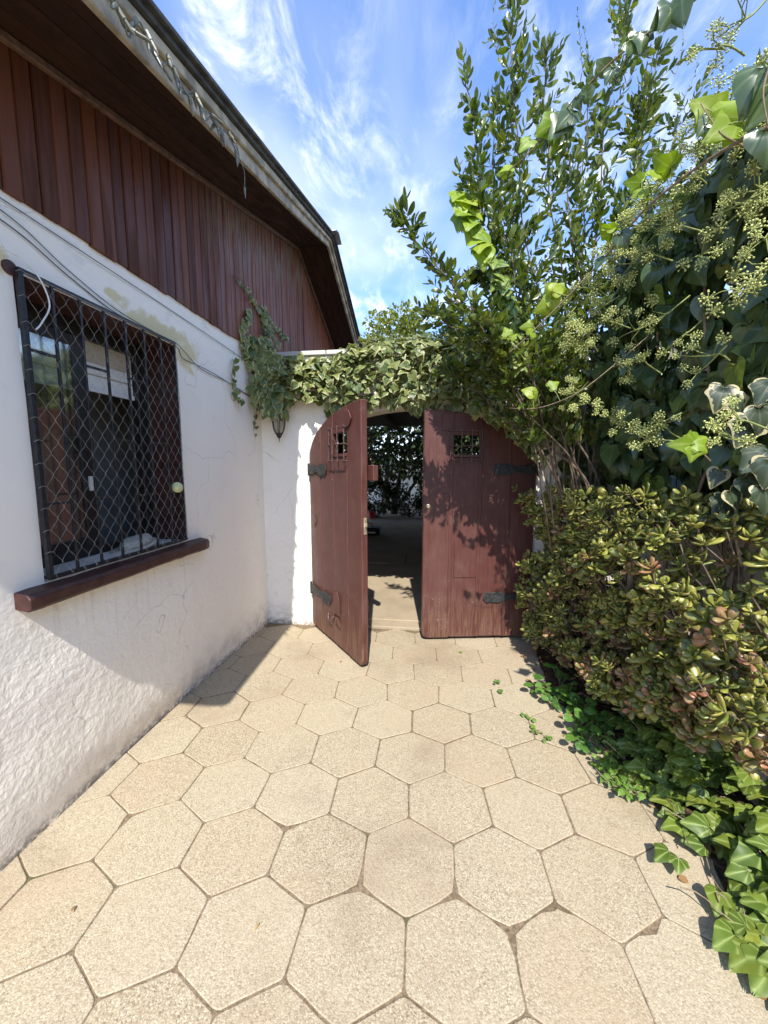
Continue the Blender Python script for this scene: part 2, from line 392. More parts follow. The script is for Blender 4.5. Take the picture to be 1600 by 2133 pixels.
def m_glass(name, tint=(0.9, 0.95, 0.93), base=0.06):
    t = MT(name); t.nt.nodes.remove(t.b)
    tr = t.n('ShaderNodeBsdfTransparent'); tr.inputs[0].default_value = tint + (1,)
    gl = t.n('ShaderNodeBsdfGlossy'); gl.inputs['Roughness'].default_value = 0.06
    lw = t.n('ShaderNodeFresnel'); lw.inputs['IOR'].default_value = 1.5
    f = t.math('ADD', t.math('MULTIPLY', lw.outputs[0], 0.38), base)
    ms = t.n('ShaderNodeMixShader'); t.lk(f, ms.inputs[0]); t.lk(tr.outputs[0], ms.inputs[1]); t.lk(gl.outputs[0], ms.inputs[2]); t.lk(ms.outputs[0], t.out.inputs['Surface'])
    return t.m

def m_bark(name, a, b, scale=40):
    t = MT(name); p = t.pos(); n1 = t.noise(t.mapping(p, (1, 1, 0.35)), scale, 5, 0.65); n2 = t.noise(p, scale * 0.2, 3)
    c = t.mix(t.rng(n1, 0.3, 0.7), a, b); c = t.mix(t.math('MULTIPLY', t.rng(n2, 0.5, 0.7), 0.4), c, [x * 0.5 for x in a])
    return t.fin(c, 0.85, t.bump(n1, 0.5, 0.006), 0.2)

M = {}
M['house_plaster'] = m_plaster('house_plaster', 0.0, True)
M['wall_plaster'] = m_plaster('wall_plaster', 5.0)
M['paver'] = m_paver(); M['mortar'] = m_mortar()
M['apron'] = m_concrete('apron', (0.47, 0.37, 0.235), (0.60, 0.50, 0.345))
M['court'] = m_concrete('court', (0.30, 0.235, 0.155), (0.40, 0.325, 0.225))
M['slab'] = m_concrete('slab', (0.50, 0.48, 0.43), (0.60, 0.57, 0.52))
M['soil'] = plain('soil', (0.075, 0.05, 0.032), 0.95, 0.1, 0, 0.5, 40, 0.9, 0.03)
M['earth'] = plain('earth', (0.22, 0.17, 0.11), 0.95, 0.1, 0, 0.3, 3, 0.3, 0.03)
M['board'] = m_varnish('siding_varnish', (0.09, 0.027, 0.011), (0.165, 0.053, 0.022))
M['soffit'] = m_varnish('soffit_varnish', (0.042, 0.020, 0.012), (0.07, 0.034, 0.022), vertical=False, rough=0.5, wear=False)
M['batten'] = plain('batten_wood', (0.15, 0.082, 0.052), 0.6, 0.3, 0, 0.35, 25)
M['fascia'] = plain('fascia_paint', (0.37, 0.315, 0.225), 0.7, 0.3, 0, 0.4, 9, 0.2, 0.006)
M['roof'] = plain('roof_sheet', (0.07, 0.068, 0.062), 0.75, 0.3, 0, 0.4, 14)
M['zinc'] = plain('zinc', (0.42, 0.43, 0.43), 0.45, 0.5, 0.6, 0.25, 12)
M['iron'] = plain('black_iron', (0.022, 0.022, 0.024), 0.45, 0.5, 0.2, 0.4, 50)
M['strap'] = plain('strap_iron', (0.035, 0.037, 0.036), 0.55, 0.5, 0.3, 0.5, 40, 0.3)
M['grille_paint'] = plain('grille_paint', (0.10, 0.055, 0.05), 0.5, 0.5, 0.2, 0.4, 60)
M['frame'] = plain('window_frame_paint', (0.018, 0.016, 0.015), 0.4, 0.5, 0, 0.3, 30)
M['brown'] = plain('brown_paint', (0.058, 0.022, 0.018), 0.5, 0.45, 0, 0.3, 18, 0.25, 0.006)
M['room'] = plain('room_wall', (0.16, 0.165, 0.155), 0.9, 0.1, 0, 0.15, 2)
M['room_panel'] = plain('room_panel_grey', (0.20, 0.20, 0.18), 0.9, 0.1, 0, 0.1, 3)
M['blind'] = plain('blind_fabric', (0.76, 0.74, 0.68), 0.9, 0.1, 0, 0.06, 80)
M['blind_band'] = plain('blind_band', (0.52, 0.45, 0.34), 0.9, 0.1, 0, 0.08, 80)
M['white'] = plain('white_plastic', (0.72, 0.71, 0.67), 0.5, 0.4, 0, 0.08, 30)
M['cable'] = plain('cable_sheath', (0.10, 0.10, 0.10), 0.6, 0.3, 0, 0.3, 40)
M['net'] = plain('net_cord', (0.36, 0.335, 0.28), 0.7, 0.2, 0, 0.25, 60)
M['gate'] = m_gatepaint()
M['glass'] = m_glass('pane_glass', (0.95, 0.98, 0.96), 0.02)
M['lamp_glass'] = m_glass('lamp_glass', (0.85, 0.86, 0.84), 0.05)
M['straw'] = plain('straw', (0.50, 0.455, 0.37), 0.85, 0.2, 0, 0.25, 90, 0.5, 0.004)
M['ball'] = plain('ball_felt', (0.60, 0.60, 0.30), 0.9, 0.15, 0, 0.2, 30, 0.5, 0.003)
M['bulb'] = plain('bulb_plastic', (0.15, 0.15, 0.11), 0.4, 0.5, 0, 0.3, 60)
M['red'] = plain('red_plastic', (0.55, 0.03, 0.025), 0.4, 0.5, 0, 0.15, 20)
M['blackplastic'] = plain('black_plastic', (0.02, 0.02, 0.022), 0.5, 0.5, 0, 0.3, 30)
M['brass'] = plain('brass', (0.62, 0.52, 0.34), 0.35, 0.5, 0.7, 0.25, 40)
M['bark_shrub'] = m_bark('bark_shrub', (0.085, 0.058, 0.04), (0.19, 0.14, 0.10))
M['bark_jade'] = m_bark('bark_jade', (0.17, 0.135, 0.10), (0.33, 0.275, 0.21), 30)
M['bark_dark'] = m_bark('bark_dark', (0.05, 0.04, 0.03), (0.10, 0.08, 0.06), 12)
M['vine_stem'] = m_bark('vine_stem', (0.17, 0.115, 0.075), (0.30, 0.23, 0.15), 60)
M['stalk'] = plain('flower_stalk', (0.22, 0.25, 0.075), 0.6, 0.3, 0, 0.2, 50)
M['umbel'] = plain('umbel', (0.46, 0.49, 0.17), 0.65, 0.3, 0, 0.45, 90)

M['shrub_leaf'] = m_leaf('shrub_leaf', [(0.042, 0.068, 0.013), (0.066, 0.105, 0.018), (0.10, 0.145, 0.024), (0.18, 0.205, 0.032), (0.055, 0.088, 0.016)], 0.28, 0.34, vein=0.2, vcol=(0.15, 0.2, 0.06), spec=0.6)
M['ivy_leaf'] = m_leaf('ivy_leaf', [(0.036, 0.062, 0.020), (0.055, 0.09, 0.028), (0.085, 0.128, 0.038), (0.045, 0.072, 0.025)], 0.30, 0.18, vein=0.5, vcol=(0.14, 0.20, 0.08), spec=0.6)
M['ivy_young'] = m_leaf('ivy_young', [(0.11, 0.18, 0.03), (0.16, 0.23, 0.04), (0.20, 0.19, 0.06)], 0.4, 0.3, vein=0.5, vcol=(0.28, 0.35, 0.12))
M['ground_ivy_leaf'] = m_leaf('ground_ivy_leaf', [(0.05, 0.09, 0.013), (0.10, 0.155, 0.02), (0.165, 0.22, 0.03), (0.07, 0.115, 0.015), (0.23, 0.26, 0.035)], 0.46, 0.22, vein=0.85, vcol=(0.30, 0.37, 0.11), spec=0.35)
M['vari_leaf'] = m_leaf('vari_leaf', [(0.048, 0.082, 0.022), (0.085, 0.13, 0.032), (0.15, 0.185, 0.048), (0.23, 0.24, 0.07), (0.07, 0.11, 0.028)], 0.42, 0.22, vein=0.35, vcol=(0.30, 0.31, 0.15), margin=(0.44, 0.42, 0.20), mwidth=(0.72, 1.0), spec=0.4)
M['cream_leaf'] = m_leaf('cream_leaf', [(0.028, 0.045, 0.022), (0.04, 0.058, 0.028), (0.033, 0.05, 0.025)], 0.45, 0.15, vein=0.3, vcol=(0.18, 0.2, 0.12), margin=(0.42, 0.37, 0.20), mwidth=(0.80, 0.92))
M['lime_leaf'] = m_leaf('lime_leaf', [(0.20, 0.30, 0.018), (0.30, 0.40, 0.022), (0.17, 0.27, 0.02), (0.36, 0.42, 0.03)], 0.45, 0.45, vein=0.4, vcol=(0.50, 0.55, 0.16))
M['jade_leaf'] = m_leaf('jade_leaf', [(0.075, 0.10, 0.022), (0.14, 0.165, 0.03), (0.22, 0.23, 0.04), (0.32, 0.305, 0.06), (0.10, 0.125, 0.026)], 0.34, 0.0, blotch=(0.23, 0.13, 0.045), spec=0.5)
M['jade_leaf_red'] = m_leaf('jade_leaf_red', [(0.15, 0.135, 0.045), (0.24, 0.165, 0.065), (0.30, 0.135, 0.075), (0.20, 0.19, 0.055)], 0.33, 0.0, blotch=(0.33, 0.09, 0.055), spec=0.5)
M['weed_leaf'] = m_leaf('weed_leaf', [(0.08, 0.165, 0.02), (0.125, 0.235, 0.03), (0.18, 0.29, 0.045)], 0.5, 0.35, vein=0.3, vcol=(0.3, 0.42, 0.15))
M['round_leaf'] = m_leaf('round_leaf', [(0.042, 0.11, 0.018), (0.07, 0.165, 0.025), (0.11, 0.22, 0.032)], 0.42, 0.3, vein=0.3, vcol=(0.25, 0.38, 0.12))
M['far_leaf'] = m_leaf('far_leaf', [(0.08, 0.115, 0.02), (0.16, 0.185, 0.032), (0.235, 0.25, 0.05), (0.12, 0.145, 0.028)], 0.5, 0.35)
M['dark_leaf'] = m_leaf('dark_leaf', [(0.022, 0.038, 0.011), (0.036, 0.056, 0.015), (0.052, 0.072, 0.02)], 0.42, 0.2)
M['dry_leaf'] = m_leaf('dry_leaf', [(0.30, 0.17, 0.07), (0.22, 0.11, 0.05), (0.38, 0.27, 0.12)], 0.7, 0.15)
M['tan_leaf'] = m_leaf('tan_leaf', [(0.50, 0.37, 0.19), (0.56, 0.42, 0.22)], 0.6, 0.2)

# ------------------------------------------------------------------ leaves
class Proto:
    def __init__(s, v, f, edge, thick=False):
        s.v = np.array(v, float); tri = []
        for q in f:
            for i in range(1, len(q) - 1): tri.append((q[0], q[i], q[i + 1]))
        s.f = np.array(tri, int); s.uv = s.v[:, :2].copy(); s.edge = np.array(edge, float); s.cache = {}
        s.c = s.v.mean(0)
    def mesh(s, mat):
        if mat.name not in s.cache: s.cache[mat.name] = leaf_mesh('leaf', s.v, s.f, s.uv, s.edge, None, [mat], None)
        return s.cache[mat.name]
def leaf_mesh(name, v, f, uv, edge, rnd, mats, mi):
    me = bpy.data.meshes.new(name); nf = len(f)
    me.vertices.add(len(v)); me.vertices.foreach_set('co', np.ascontiguousarray(v, dtype=np.float32).ravel())
    me.loops.add(nf * 3); me.loops.foreach_set('vertex_index', np.ascontiguousarray(f, dtype=np.int32).ravel())
    me.polygons.add(nf); me.polygons.foreach_set('loop_start', np.arange(0, nf * 3, 3, dtype=np.int32))
    me.polygons.foreach_set('use_smooth', np.ones(nf, dtype=bool))
    for m in mats: me.materials.append(m)
    if mi is not None: me.polygons.foreach_set('material_index', np.asarray(mi, dtype=np.int32))
    me.update(calc_edges=True)
    u = me.uv_layers.new(name='UVMap'); u.data.foreach_set('uv', np.ascontiguousarray(uv[f.ravel()], dtype=np.float32).ravel())
    a = me.attributes.new('edge', 'FLOAT', 'POINT'); a.data.foreach_set('value', np.ascontiguousarray(edge, dtype=np.float32))
    if rnd is not None:
        a = me.attributes.new('rnd', 'FLOAT', 'POINT'); a.data.foreach_set('value', np.ascontiguousarray(rnd, dtype=np.float32))
    return me

def frame(pos, d, n, s, sx=1.0):
    """leaf matrix: length along d, face normal near n, size s"""
    d = Vector(d).normalized(); n = Vector(n); x = d.cross(n)
    if x.length < 1e-4: x = d.orthogonal()
    x.normalize(); n = x.cross(d)
    return Matrix(((x.x * s * sx, d.x * s, n.x * s, pos[0]), (x.y * s * sx, d.y * s, n.y * s, pos[1]), (x.z * s * sx, d.z * s, n.z * s, pos[2]), (0, 0, 0, 1)))

def merged(items, protos, mats):
    V, F, U, Ed, Rn, Mi = [], [], [], [], [], []; base = 0
    for (pi, m, k) in items:
        pr = protos[pi]; A = np.array(m)
        vv = pr.v @ A[:3, :3].T + A[:3, 3]
        V.append(vv); F.append(pr.f + base); U.append(pr.uv); Ed.append(pr.edge); Rn.append(np.full(len(vv), random.random())); Mi.append(np.full(len(pr.f), k)); base += len(vv)
    return [np.concatenate(x) for x in (V, F, U, Ed, Rn, Mi)]

def plant_leaves(parent, protos, items, mats, n_parts=300, part='leaf', rest='foliage'):
    """the leaves that show largest become parts, the others one 'stuff' part"""
    if not items: return
    chosen = set(range(len(items)))
    if len(items) > n_parts:
        chosen = set()
        if n_parts > 0:
            V, F, U, Ed, Rn, Mi = merged(items, protos, mats)
            owner = np.concatenate([np.full(len(protos[it[0]].f), i) for i, it in enumerate(items)])
            bvh = BVHTree.FromPolygons([Vector(x) for x in V], F.tolist())
            sc = []
            for i, (pi, m, k) in enumerate(items):
                pr = protos[pi]; c = m @ Vector(pr.c); q = proj(c)
                if q is None or not (-20 < q[0] < 1620 and -20 < q[1] < 2150): continue
                d = (c - CAMP); L = d.length; d.normalize()
                hit = bvh.ray_cast(CAMP, d)
                if hit[2] is None or owner[hit[2]] != i:
                    if hit[3] is None or hit[3] < L - 0.012: continue
                nrm = (m.to_3x3() @ Vector((0, 0, 1))); size = nrm.length; nrm.normalize()
                sc.append((size * size * (0.25 + abs(nrm.dot(d))) / (L * L), i))
            sc.sort(reverse=True); chosen = {i for _, i in sc[:n_parts]}
    others = []
    for i, it in enumerate(items):
        if i in chosen: link(part, protos[it[0]].mesh(mats[it[2]]), parent, it[1])
        else: others.append(it)
    if others:
        V, F, U, Ed, Rn, Mi = merged(others, protos, mats)
        o = link(rest, leaf_mesh(rest, V, F, U, Ed, Rn, mats, Mi), parent); o['kind'] = 'stuff'
        return o

def smooth_path(pts, n):
    pts = [Vector(p) for p in pts]; k = len(pts)
    out = []
    for i in range(n + 1):
        t = i / n * (k - 1); j = min(int(t), k - 2); u = t - j
        p0 = pts[max(j - 1, 0)]; p1 = pts[j]; p2 = pts[j + 1]; p3 = pts[min(j + 2, k - 1)]
        out.append(0.5 * ((2 * p1) + (p2 - p0) * u + (2 * p0 - 5 * p1 + 4 * p2 - p3) * u * u + (3 * p1 - p0 - 3 * p2 + p3) * u ** 3))
    return out

def flat_leaf(half, curl=0.2, fold=0.15, rib=(0, 0.33, 0.66, 1.0), wav=0.0, seed=0):
    """half outline from base to tip on +x; mirrored; midrib sunk"""
    rr = random.Random(seed)
    ph = rr.uniform(0, 6.28)
    z = lambda x, y: -curl * (y - 0.25) ** 2 - 0.22 * (curl + .3) * x * x + fold * abs(x) + wav * 1.6 * math.sin(9 * y + 5 * x + ph)
    n = len(half); nr = len(rib); v = []; e = []; f = []
    zr = lambda y: -curl * (y - 0.25) ** 2
    for y in rib: v.append((0, y, zr(y))); e.append(0.0)
    e[-1] = 1.0
    dense = n > 6
    def stitch(A, B, flip):
        # A, B: lists of (index, y), both running from base to tip
        i, j = 0, 0
        while i < len(A) - 1 or j < len(B) - 1:
            ya = A[i + 1][1] if i < len(A) - 1 else 9; yb = B[j + 1][1] if j < len(B) - 1 else 9
            if yb <= ya: tri = (A[i][0], B[j][0], B[j + 1][0]); j += 1
            else: tri = (A[i][0], B[j][0], A[i + 1][0]); i += 1
            f.append(tri[::-1] if flip else tri)
    for side in (1, -1):
        L = [[(k, y) for k, y in enumerate(rib)]]
        if dense:
            mid = []
            for q, (x, y) in enumerate(half):
                ym = y * 0.86 + 0.05; xm = x * 0.55
                mid.append((len(v), ym)); v.append((side * xm, ym, zr(ym) + fold * xm * 0.85 + 0.016 - 0.22 * (curl + .3) * xm * xm)); e.append(0.45)
            L.append(mid)
        out = []
        for (x, y) in half: out.append((len(v), y)); v.append((side * x, y, z(x, y))); e.append(1.0)
        L.append(out)
        for A, B in zip(L, L[1:]): stitch(A, B, side == -1)
    return Proto(v, f, e)
def fleshy_leaf(seed=0, curl=0.25):
    """plump paddle-shaped leaf"""
    prof = [(0.0, 0.06, 0.05), (0.25, 0.14, 0.075), (0.55, 0.27, 0.10), (0.80, 0.27, 0.09), (0.95, 0.15, 0.05)]
    v = []; e = []; f = []; n = 6
    for (y, wd, th) in prof:
        for j in range(n):
            a = 2 * math.pi * j / n; v.append((wd * math.cos(a), y, th * math.sin(a) + curl * y * y - 0.05)); e.append(min(1.0, (0.15 + 0.85 * abs(math.cos(a))) * (0.25 + 0.75 * y)))
    for i in range(len(prof) - 1):
        for j in range(n): f.append((i * n + j, i * n + (j + 1) % n, (i + 1) * n + (j + 1) % n, (i + 1) * n + j))
    t = len(v); v.append((0, 1.0, curl - 0.05)); e.append(1.0); k = (len(prof) - 1) * n
    for j in range(n): f.append((k + j, k + (j + 1) % n, t))
    return Proto(v, f, e)
IVY_HEART = [(0.02, 0.0), (0.17, -0.13), (0.36, -0.10), (0.47, 0.06), (0.47, 0.24), (0.40, 0.42), (0.27, 0.62), (0.13, 0.83), (0.03, 0.97)]
IVY_LOBED = [(0.02, 0.0), (0.12, -0.12), (0.28, -0.17), (0.42, -0.11), (0.47, 0.02), (0.46, 0.13), (0.53, 0.24), (0.53, 0.33), (0.43, 0.41), (0.32, 0.53), (0.23, 0.68), (0.13, 0.85), (0.03, 0.98)]
ELLIPSE = [(0.03, 0.0), (0.15, 0.2), (0.215, 0.45), (0.205, 0.7), (0.12, 0.9), (0.02, 0.99)]
ROUND = [(0.03, 0.0), (0.30, 0.0), (0.46, 0.2), (0.48, 0.45), (0.38, 0.72), (0.2, 0.92), (0.03, 1.0)]
TOOTH = [(0.03, 0.0), (0.24, 0.05), (0.22, 0.15), (0.36, 0.22), (0.28, 0.34), (0.38, 0.42), (0.24, 0.55), (0.28, 0.64), (0.14, 0.76), (0.02, 1.0)]
def fine_half(h):
    q = [Vector((x, y, 0)) for x, y in h]; o = smooth_path(q, 2 * (len(q) - 1)); o = [(max(.012, p.x), p.y) for p in o]
    return o
IVY_HEART = fine_half(IVY_HEART); IVY_LOBED = fine_half(IVY_LOBED)
P_SHRUB = [flat_leaf(ELLIPSE, 0.25, 0.35, (0, .5, 1.)), flat_leaf(ELLIPSE, 0.5, 0.3, (0, .5, 1.)), flat_leaf(ELLIPSE, -0.2, 0.4, (0, .5, 1.))]
P_IVY = [flat_leaf(IVY_HEART, 0.28, 0.16, (0, .25, .5, .75, 1.), 0.012, 1), flat_leaf(IVY_HEART, 0.55, -0.12, (0, .25, .5, .75, 1.), 0.015, 2), flat_leaf(IVY_LOBED, 0.35, 0.10, (0, .25, .5, .75, 1.), 0.015, 3), flat_leaf(IVY_HEART, 0.8, 0.3, (0, .25, .5, .75, 1.), 0.02, 4)]
P_LOBED = [flat_leaf(IVY_LOBED, 0.35, 0.06, (0, .25, .5, .75, 1.), 0.02, 5), flat_leaf(IVY_LOBED, 0.55, -0.10, (0, .25, .5, .75, 1.), 0.025, 6), flat_leaf(IVY_HEART, 0.4, 0.08, (0, .25, .5, .75, 1.), 0.02, 7), flat_leaf(IVY_LOBED, 0.7, 0.05, (0, .25, .5, .75, 1.), 0.03, 8)]
P_JADE = [fleshy_leaf(0, 0.18), fleshy_leaf(1, 0.35), fleshy_leaf(2, 0.0)]
P_ROUND = [flat_leaf(ROUND, 0.3, 0.12, (0, .3, .6, 1.)), flat_leaf(ROUND, 0.5, -0.1, (0, .3, .6, 1.))]
P_TOOTH = [flat_leaf(TOOTH, 0.4, 0.15, (0, .3, .6, 1.), 0.01, 3), flat_leaf(TOOTH, 0.7, -0.1, (0, .3, .6, 1.), 0.01, 4)]
P_FAR = [flat_leaf([(0.04, 0), (0.28, 0.3), (0.22, 0.7), (0.02, 1.)], 0.3, 0.3, (0, .5, 1.))]
def rv(s=1.0): return Vector((random.uniform(-s, s), random.uniform(-s, s), random.uniform(-s, s)))
# ------------------------------------------------------------------ the ground
mb = MB(); mb.box((-150, -150, -0.3), (150, 150, -0.06)); tag(mb.build('ground', M['earth']), kind='structure')
XW = -1.57            # face of the house wall
YG = 3.40             # face of the garden wall
mb = MB(); nx, ny = 40, 60
vs = []; fs = []
for j in range(ny + 1):
    for i in range(nx + 1):
        x = -1.75 + 3.75 * i / nx; y = -2.2 + 5.62 * j / ny
        vs.append((x, y, -0.0035 + 0.0015 * mnoise.noise((x * 5, y * 5, 0))))
for j in range(ny):
    for i in range(nx): fs.append((j * (nx + 1) + i, j * (nx + 1) + i + 1, (j + 1) * (nx + 1) + i + 1, (j + 1) * (nx + 1) + i))
mb.add(vs, fs); patio = tag(mb.build('patio', M['mortar'], fix=False), kind='structure')
# hexagonal pavers, the courses turned about two degrees from the house
TH = R(2.1); PX, PY, ED = 0.3445, 0.2775, 0.186
ca, sa = math.cos(TH), math.sin(TH)
def lat(u, v): return (0.277 + u * ca - v * sa, 1.037 + u * sa + v * ca)
rp = random.Random(4)
jit = {}
def vjit(k):
    if k not in jit: jit[k] = (rp.uniform(-0.008, 0.008), rp.uniform(-0.008, 0.008))
    return jit[k]
CHIPS = [(0.45, 1.235, .030), (0.725, 1.185, .034), (0.60, 1.02, .022), (0.27, 1.14, .018), (-0.25, 1.20, .014), (-0.59, 1.40, .012), (0.098, 1.21, .014), (-1.26, 1.33, .02)]
for r in range(-11, 9):
    for q in range(-8, 7):
        cu = (q + 0.5 + (0.5 if r % 2 else 0.0)) * PX; cv = r * PY
        cx, cy = lat(cu, cv)
        if cx < -1.85 or cx > 1.62 or cy < -2.1 or cy > 3.34: continue
        hh = PY - ED / 2
        loc = [(0, hh), (-PX / 2, ED / 2), (-PX / 2, -ED / 2), (0, -hh), (PX / 2, -ED / 2), (PX / 2, ED / 2)]
        poly = []
        for (a, b) in loc:
            wx, wy = lat(cu + a, cv + b); jx, jy = vjit((round((cu + a) / 0.02), round((cv + b) / 0.02))); poly.append(Vector((wx + jx, wy + jy)))
        c = sum(poly, Vector((0, 0))) / 6
        gap = rp.uniform(0.0014, 0.0036) if r < 5 else 0.0021
        if rp.random() < 0.06 and r < 5: gap = 0.006
        # edge points with a slightly worn outline
        outl = []
        for i in range(6):
            a, b = poly[i], poly[(i + 1) % 6]
            for t in (0.0, 0.07, 0.35, 0.65, 0.93):
                p = a.lerp(b, t); k_ = 0.010 if t == 0.0 else 0.0
                for (hx, hy, hr) in CHIPS:
                    if (p - Vector((hx, hy))).length < .035 and (c.y < hy or hr < .02): k_ += hr * (1.0 if t == 0.0 else 1.3)
                dirc = (p - c).normalized(); p = p - dirc * (gap * 1.15 + k_ * 0.45 + (rp.uniform(-0.0012, 0.0016) if t not in (0.0,) else 0)); outl.append(p)
        n = len(outl); tz = rp.uniform(-0.0012, 0.0012); tx, ty = rp.uniform(-0.006, 0.006), rp.uniform(-0.006, 0.006)
        zf = lambda p, d: tz + (p.x - c.x) * tx + (p.y - c.y) * ty - d
        if r >= 6: zf = lambda p, d: -d * 0.9
        m1 = MB(); vs = [(p.x, p.y, zf(p, 0.030)) for p in outl] + [(p.x, p.y, zf(p, 0.0016)) for p in outl]
        ins = [c + (p - c) * (1 - 0.0028 / max((p - c).length, 0.05)) for p in outl]
        vs += [(p.x, p.y, zf(p, 0.0)) for p in ins]
        fs = [tuple(range(2 * n, 3 * n))]
        for i in range(n):
            j = (i + 1) % n; fs += [(i, j, n + j, n + i), (n + i, n + j, 2 * n + j, 2 * n + i)]
        m1.add(vs, fs); m1.build('paver', M['paver'], patio, fix=False)
mb = MB(); mb.box((-9, 3.52, -0.05), (7, 22, 0.045))
mb.box((-1.13, 3.405, -0.04), (0.85, 3.52, 0.022)); court = tag(mb.build('courtyard_floor', M['court'], bevel=0.006), kind='structure')
mb = MB(); mb.box((-1.35, 5.62, 0.04), (-0.42, 6.30, 0.056)); mb.build('floor_slab', M['court'], court, bevel=0.004)
# planting bed
def bed_edge(y):
    pts = [(-2.2, 0.98), (0.6, 0.99), (1.1, 0.98), (1.3, 0.985), (1.46, 1.02), (1.68, 0.94), (2.03, 0.88), (2.25, 0.82), (2.5, 0.73), (3.0, 0.78), (3.4, 0.84)]
    for (a, xa), (b, xb) in zip(pts, pts[1:]):
        if y <= b: return xa + (xb - xa) * (y - a) / (b - a)
    return pts[-1][1]
vs = []; fs = []; ny = 150; nx = 16
for j in range(ny + 1):
    y = -2.2 + 5.6 * j / ny; x0 = bed_edge(y) + 0.05 + 0.03 * mnoise.noise((0, y * 6, 3)) + 0.012 * mnoise.noise((0, y * 23, 3))
    for i in range(nx + 1):
        t = i / nx; x = x0 + (1.76 - x0) * t
        vs.append((x, y, 0.0045 + 0.05 * min(1, t * 3) + 0.022 * mnoise.noise((x * 9, y * 9, 0)) * min(1, t * 5)))
for j in range(ny):
    for i in range(nx): a = j * (nx + 1) + i; fs.append((a, a + 1, a + nx + 2, a + nx + 1))
mb = MB(); mb.add(vs, fs); tag(mb.build('planting_bed', M['soil'], smooth=True, fix=False), kind='structure')

# ------------------------------------------------------------------ the house
house = empty('house', (XW, 2.0, 0), 'white plastered house with dark red board gable and barred window', 'house')
WY0, WY1, WZ0, WZ1 = 1.335, 2.245, 1.03, 2.225          # window opening
def soff(y): return 3.03 + 0.29 * (y - 1.37) if y <= 4.42 else 3.9145 - 0.42 * (y - 4.42)
YA, YB = 0.10, 6.05
def wall_x(y, z):
    fl = -0.028 * math.exp(-(z / 0.10) ** 2) * math.exp(-((y - 2.0) / 0.8) ** 2)
    return XW + fl + 0.006 * mnoise.noise((y * 1.7, z * 1.7, 0)) + 0.0035 * mnoise.noise((y * 6, z * 6, 5))
ys = sorted(set([round(v, 4) for v in list(np.linspace(YA, WY0, 24)) + list(np.linspace(WY0, WY1, 16)) + list(np.linspace(WY1, YG + 0.3, 24)) + [YB]]))
zs = sorted(set([round(v, 4) for v in list(np.linspace(-0.05, WZ0, 22)) + list(np.linspace(WZ0, WZ1, 22)) + list(np.linspace(WZ1, 2.515, 7))]))
vs = []; idx = {}; fs = []
for j, z in enumerate(zs):
    for i, y in enumerate(ys):
        zz = z + (0.012 * mnoise.noise((y * 7, 0, 0)) + 0.006 * mnoise.noise((y * 30, 1, 0)) if j == len(zs) - 1 else 0)
        idx[(i, j)] = len(vs); vs.append((wall_x(y, z), y, zz))
iy0, iy1, iz0, iz1 = ys.index(round(WY0, 4)), ys.index(round(WY1, 4)), zs.index(round(WZ0, 4)), zs.index(round(WZ1, 4))
for j in range(len(zs) - 1):
    for i in range(len(ys) - 1):
        if iy0 <= i < iy1 and iz0 <= j < iz1: continue
        fs.append((idx[(i, j)], idx[(i + 1, j)], idx[(i + 1, j + 1)], idx[(i, j + 1)]))
mb = MB(); mb.add(vs, fs)
# left reveal (white)
mb.add([(wall_x(WY0, WZ0), WY0, WZ0), (wall_x(WY0, WZ1), WY0, WZ1), (XW - 0.24, WY0, WZ1), (XW - 0.24, WY0, WZ0)], [(0, 1, 2, 3)])
mb.build('plaster_wall', M['house_plaster'], house, smooth=True, fix=False)
mb = MB(); mb.box((XW - 4.2, YA, -0.05), (XW - 0.003, YA + 0.2, 2.6)); mb.build('side_wall', M['house_plaster'], house)
mb = MB(); mb.box((XW - 4.2, YB - 0.2, -0.05), (XW - 0.003, YB, 3.05)); mb.build('rear_wall', M['house_plaster'], house)
# core behind plaster and boards, so that no light leaks in
mb = MB()
mb.box((XW - 0.26, YA + 0.2, -0.05), (XW - 0.06, WY0 - 0.002, 2.52)); mb.box((XW - 0.26, WY1 + 0.014, -0.05), (XW - 0.06, YB - 0.2, 2.52))
mb.box((XW - 0.26, WY0 - 0.002, -0.05), (XW - 0.06, WY1 + 0.014, WZ0 - 0.03)); mb.box((XW - 0.26, WY0 - 0.002, WZ1 + 0.07), (XW - 0.06, WY1 + 0.014, 2.52))
mb.build('wall_core', M['room'], house)
poly = [(YA, 2.52), (YB, 2.52), (YB, soff(YB)), (4.42, soff(4.42)), (YA, soff(YA))]
mb = MB(); mb.prism(poly, XW - 0.2, XW - 0.012, lambda a, b, w_: (w_, a, b)); mb.build('gable_core', M['room'], house)
# room behind the window
mb = MB(); mb.box((XW - 3.2, YA + 0.25, 0.0), (XW - 3.1, 5.0, 2.6)); mb.box((XW - 3.2, YA + 0.22, 0.0), (XW - 0.27, YA + 0.25, 2.6)); mb.box((XW - 3.2, 4.9, 0.0), (XW - 0.27, 5.0, 2.6))
mb.box((XW - 3.2, YA + 0.2, -0.02), (XW - 0.27, 5.0, 0.02)); mb.box((XW - 3.2, YA + 0.2, 2.58), (XW - 0.27, 5.0, 2.62)); mb.build('room_interior', M['room'], house)
mb = MB(); mb.box((XW - .62, WY0 - .3, .9), (XW - .60, WY1 + .9, 2.2)); mb.build('added_room_panel', M['room_panel'], house)  # grey panel added behind the window to brighten the dark interior
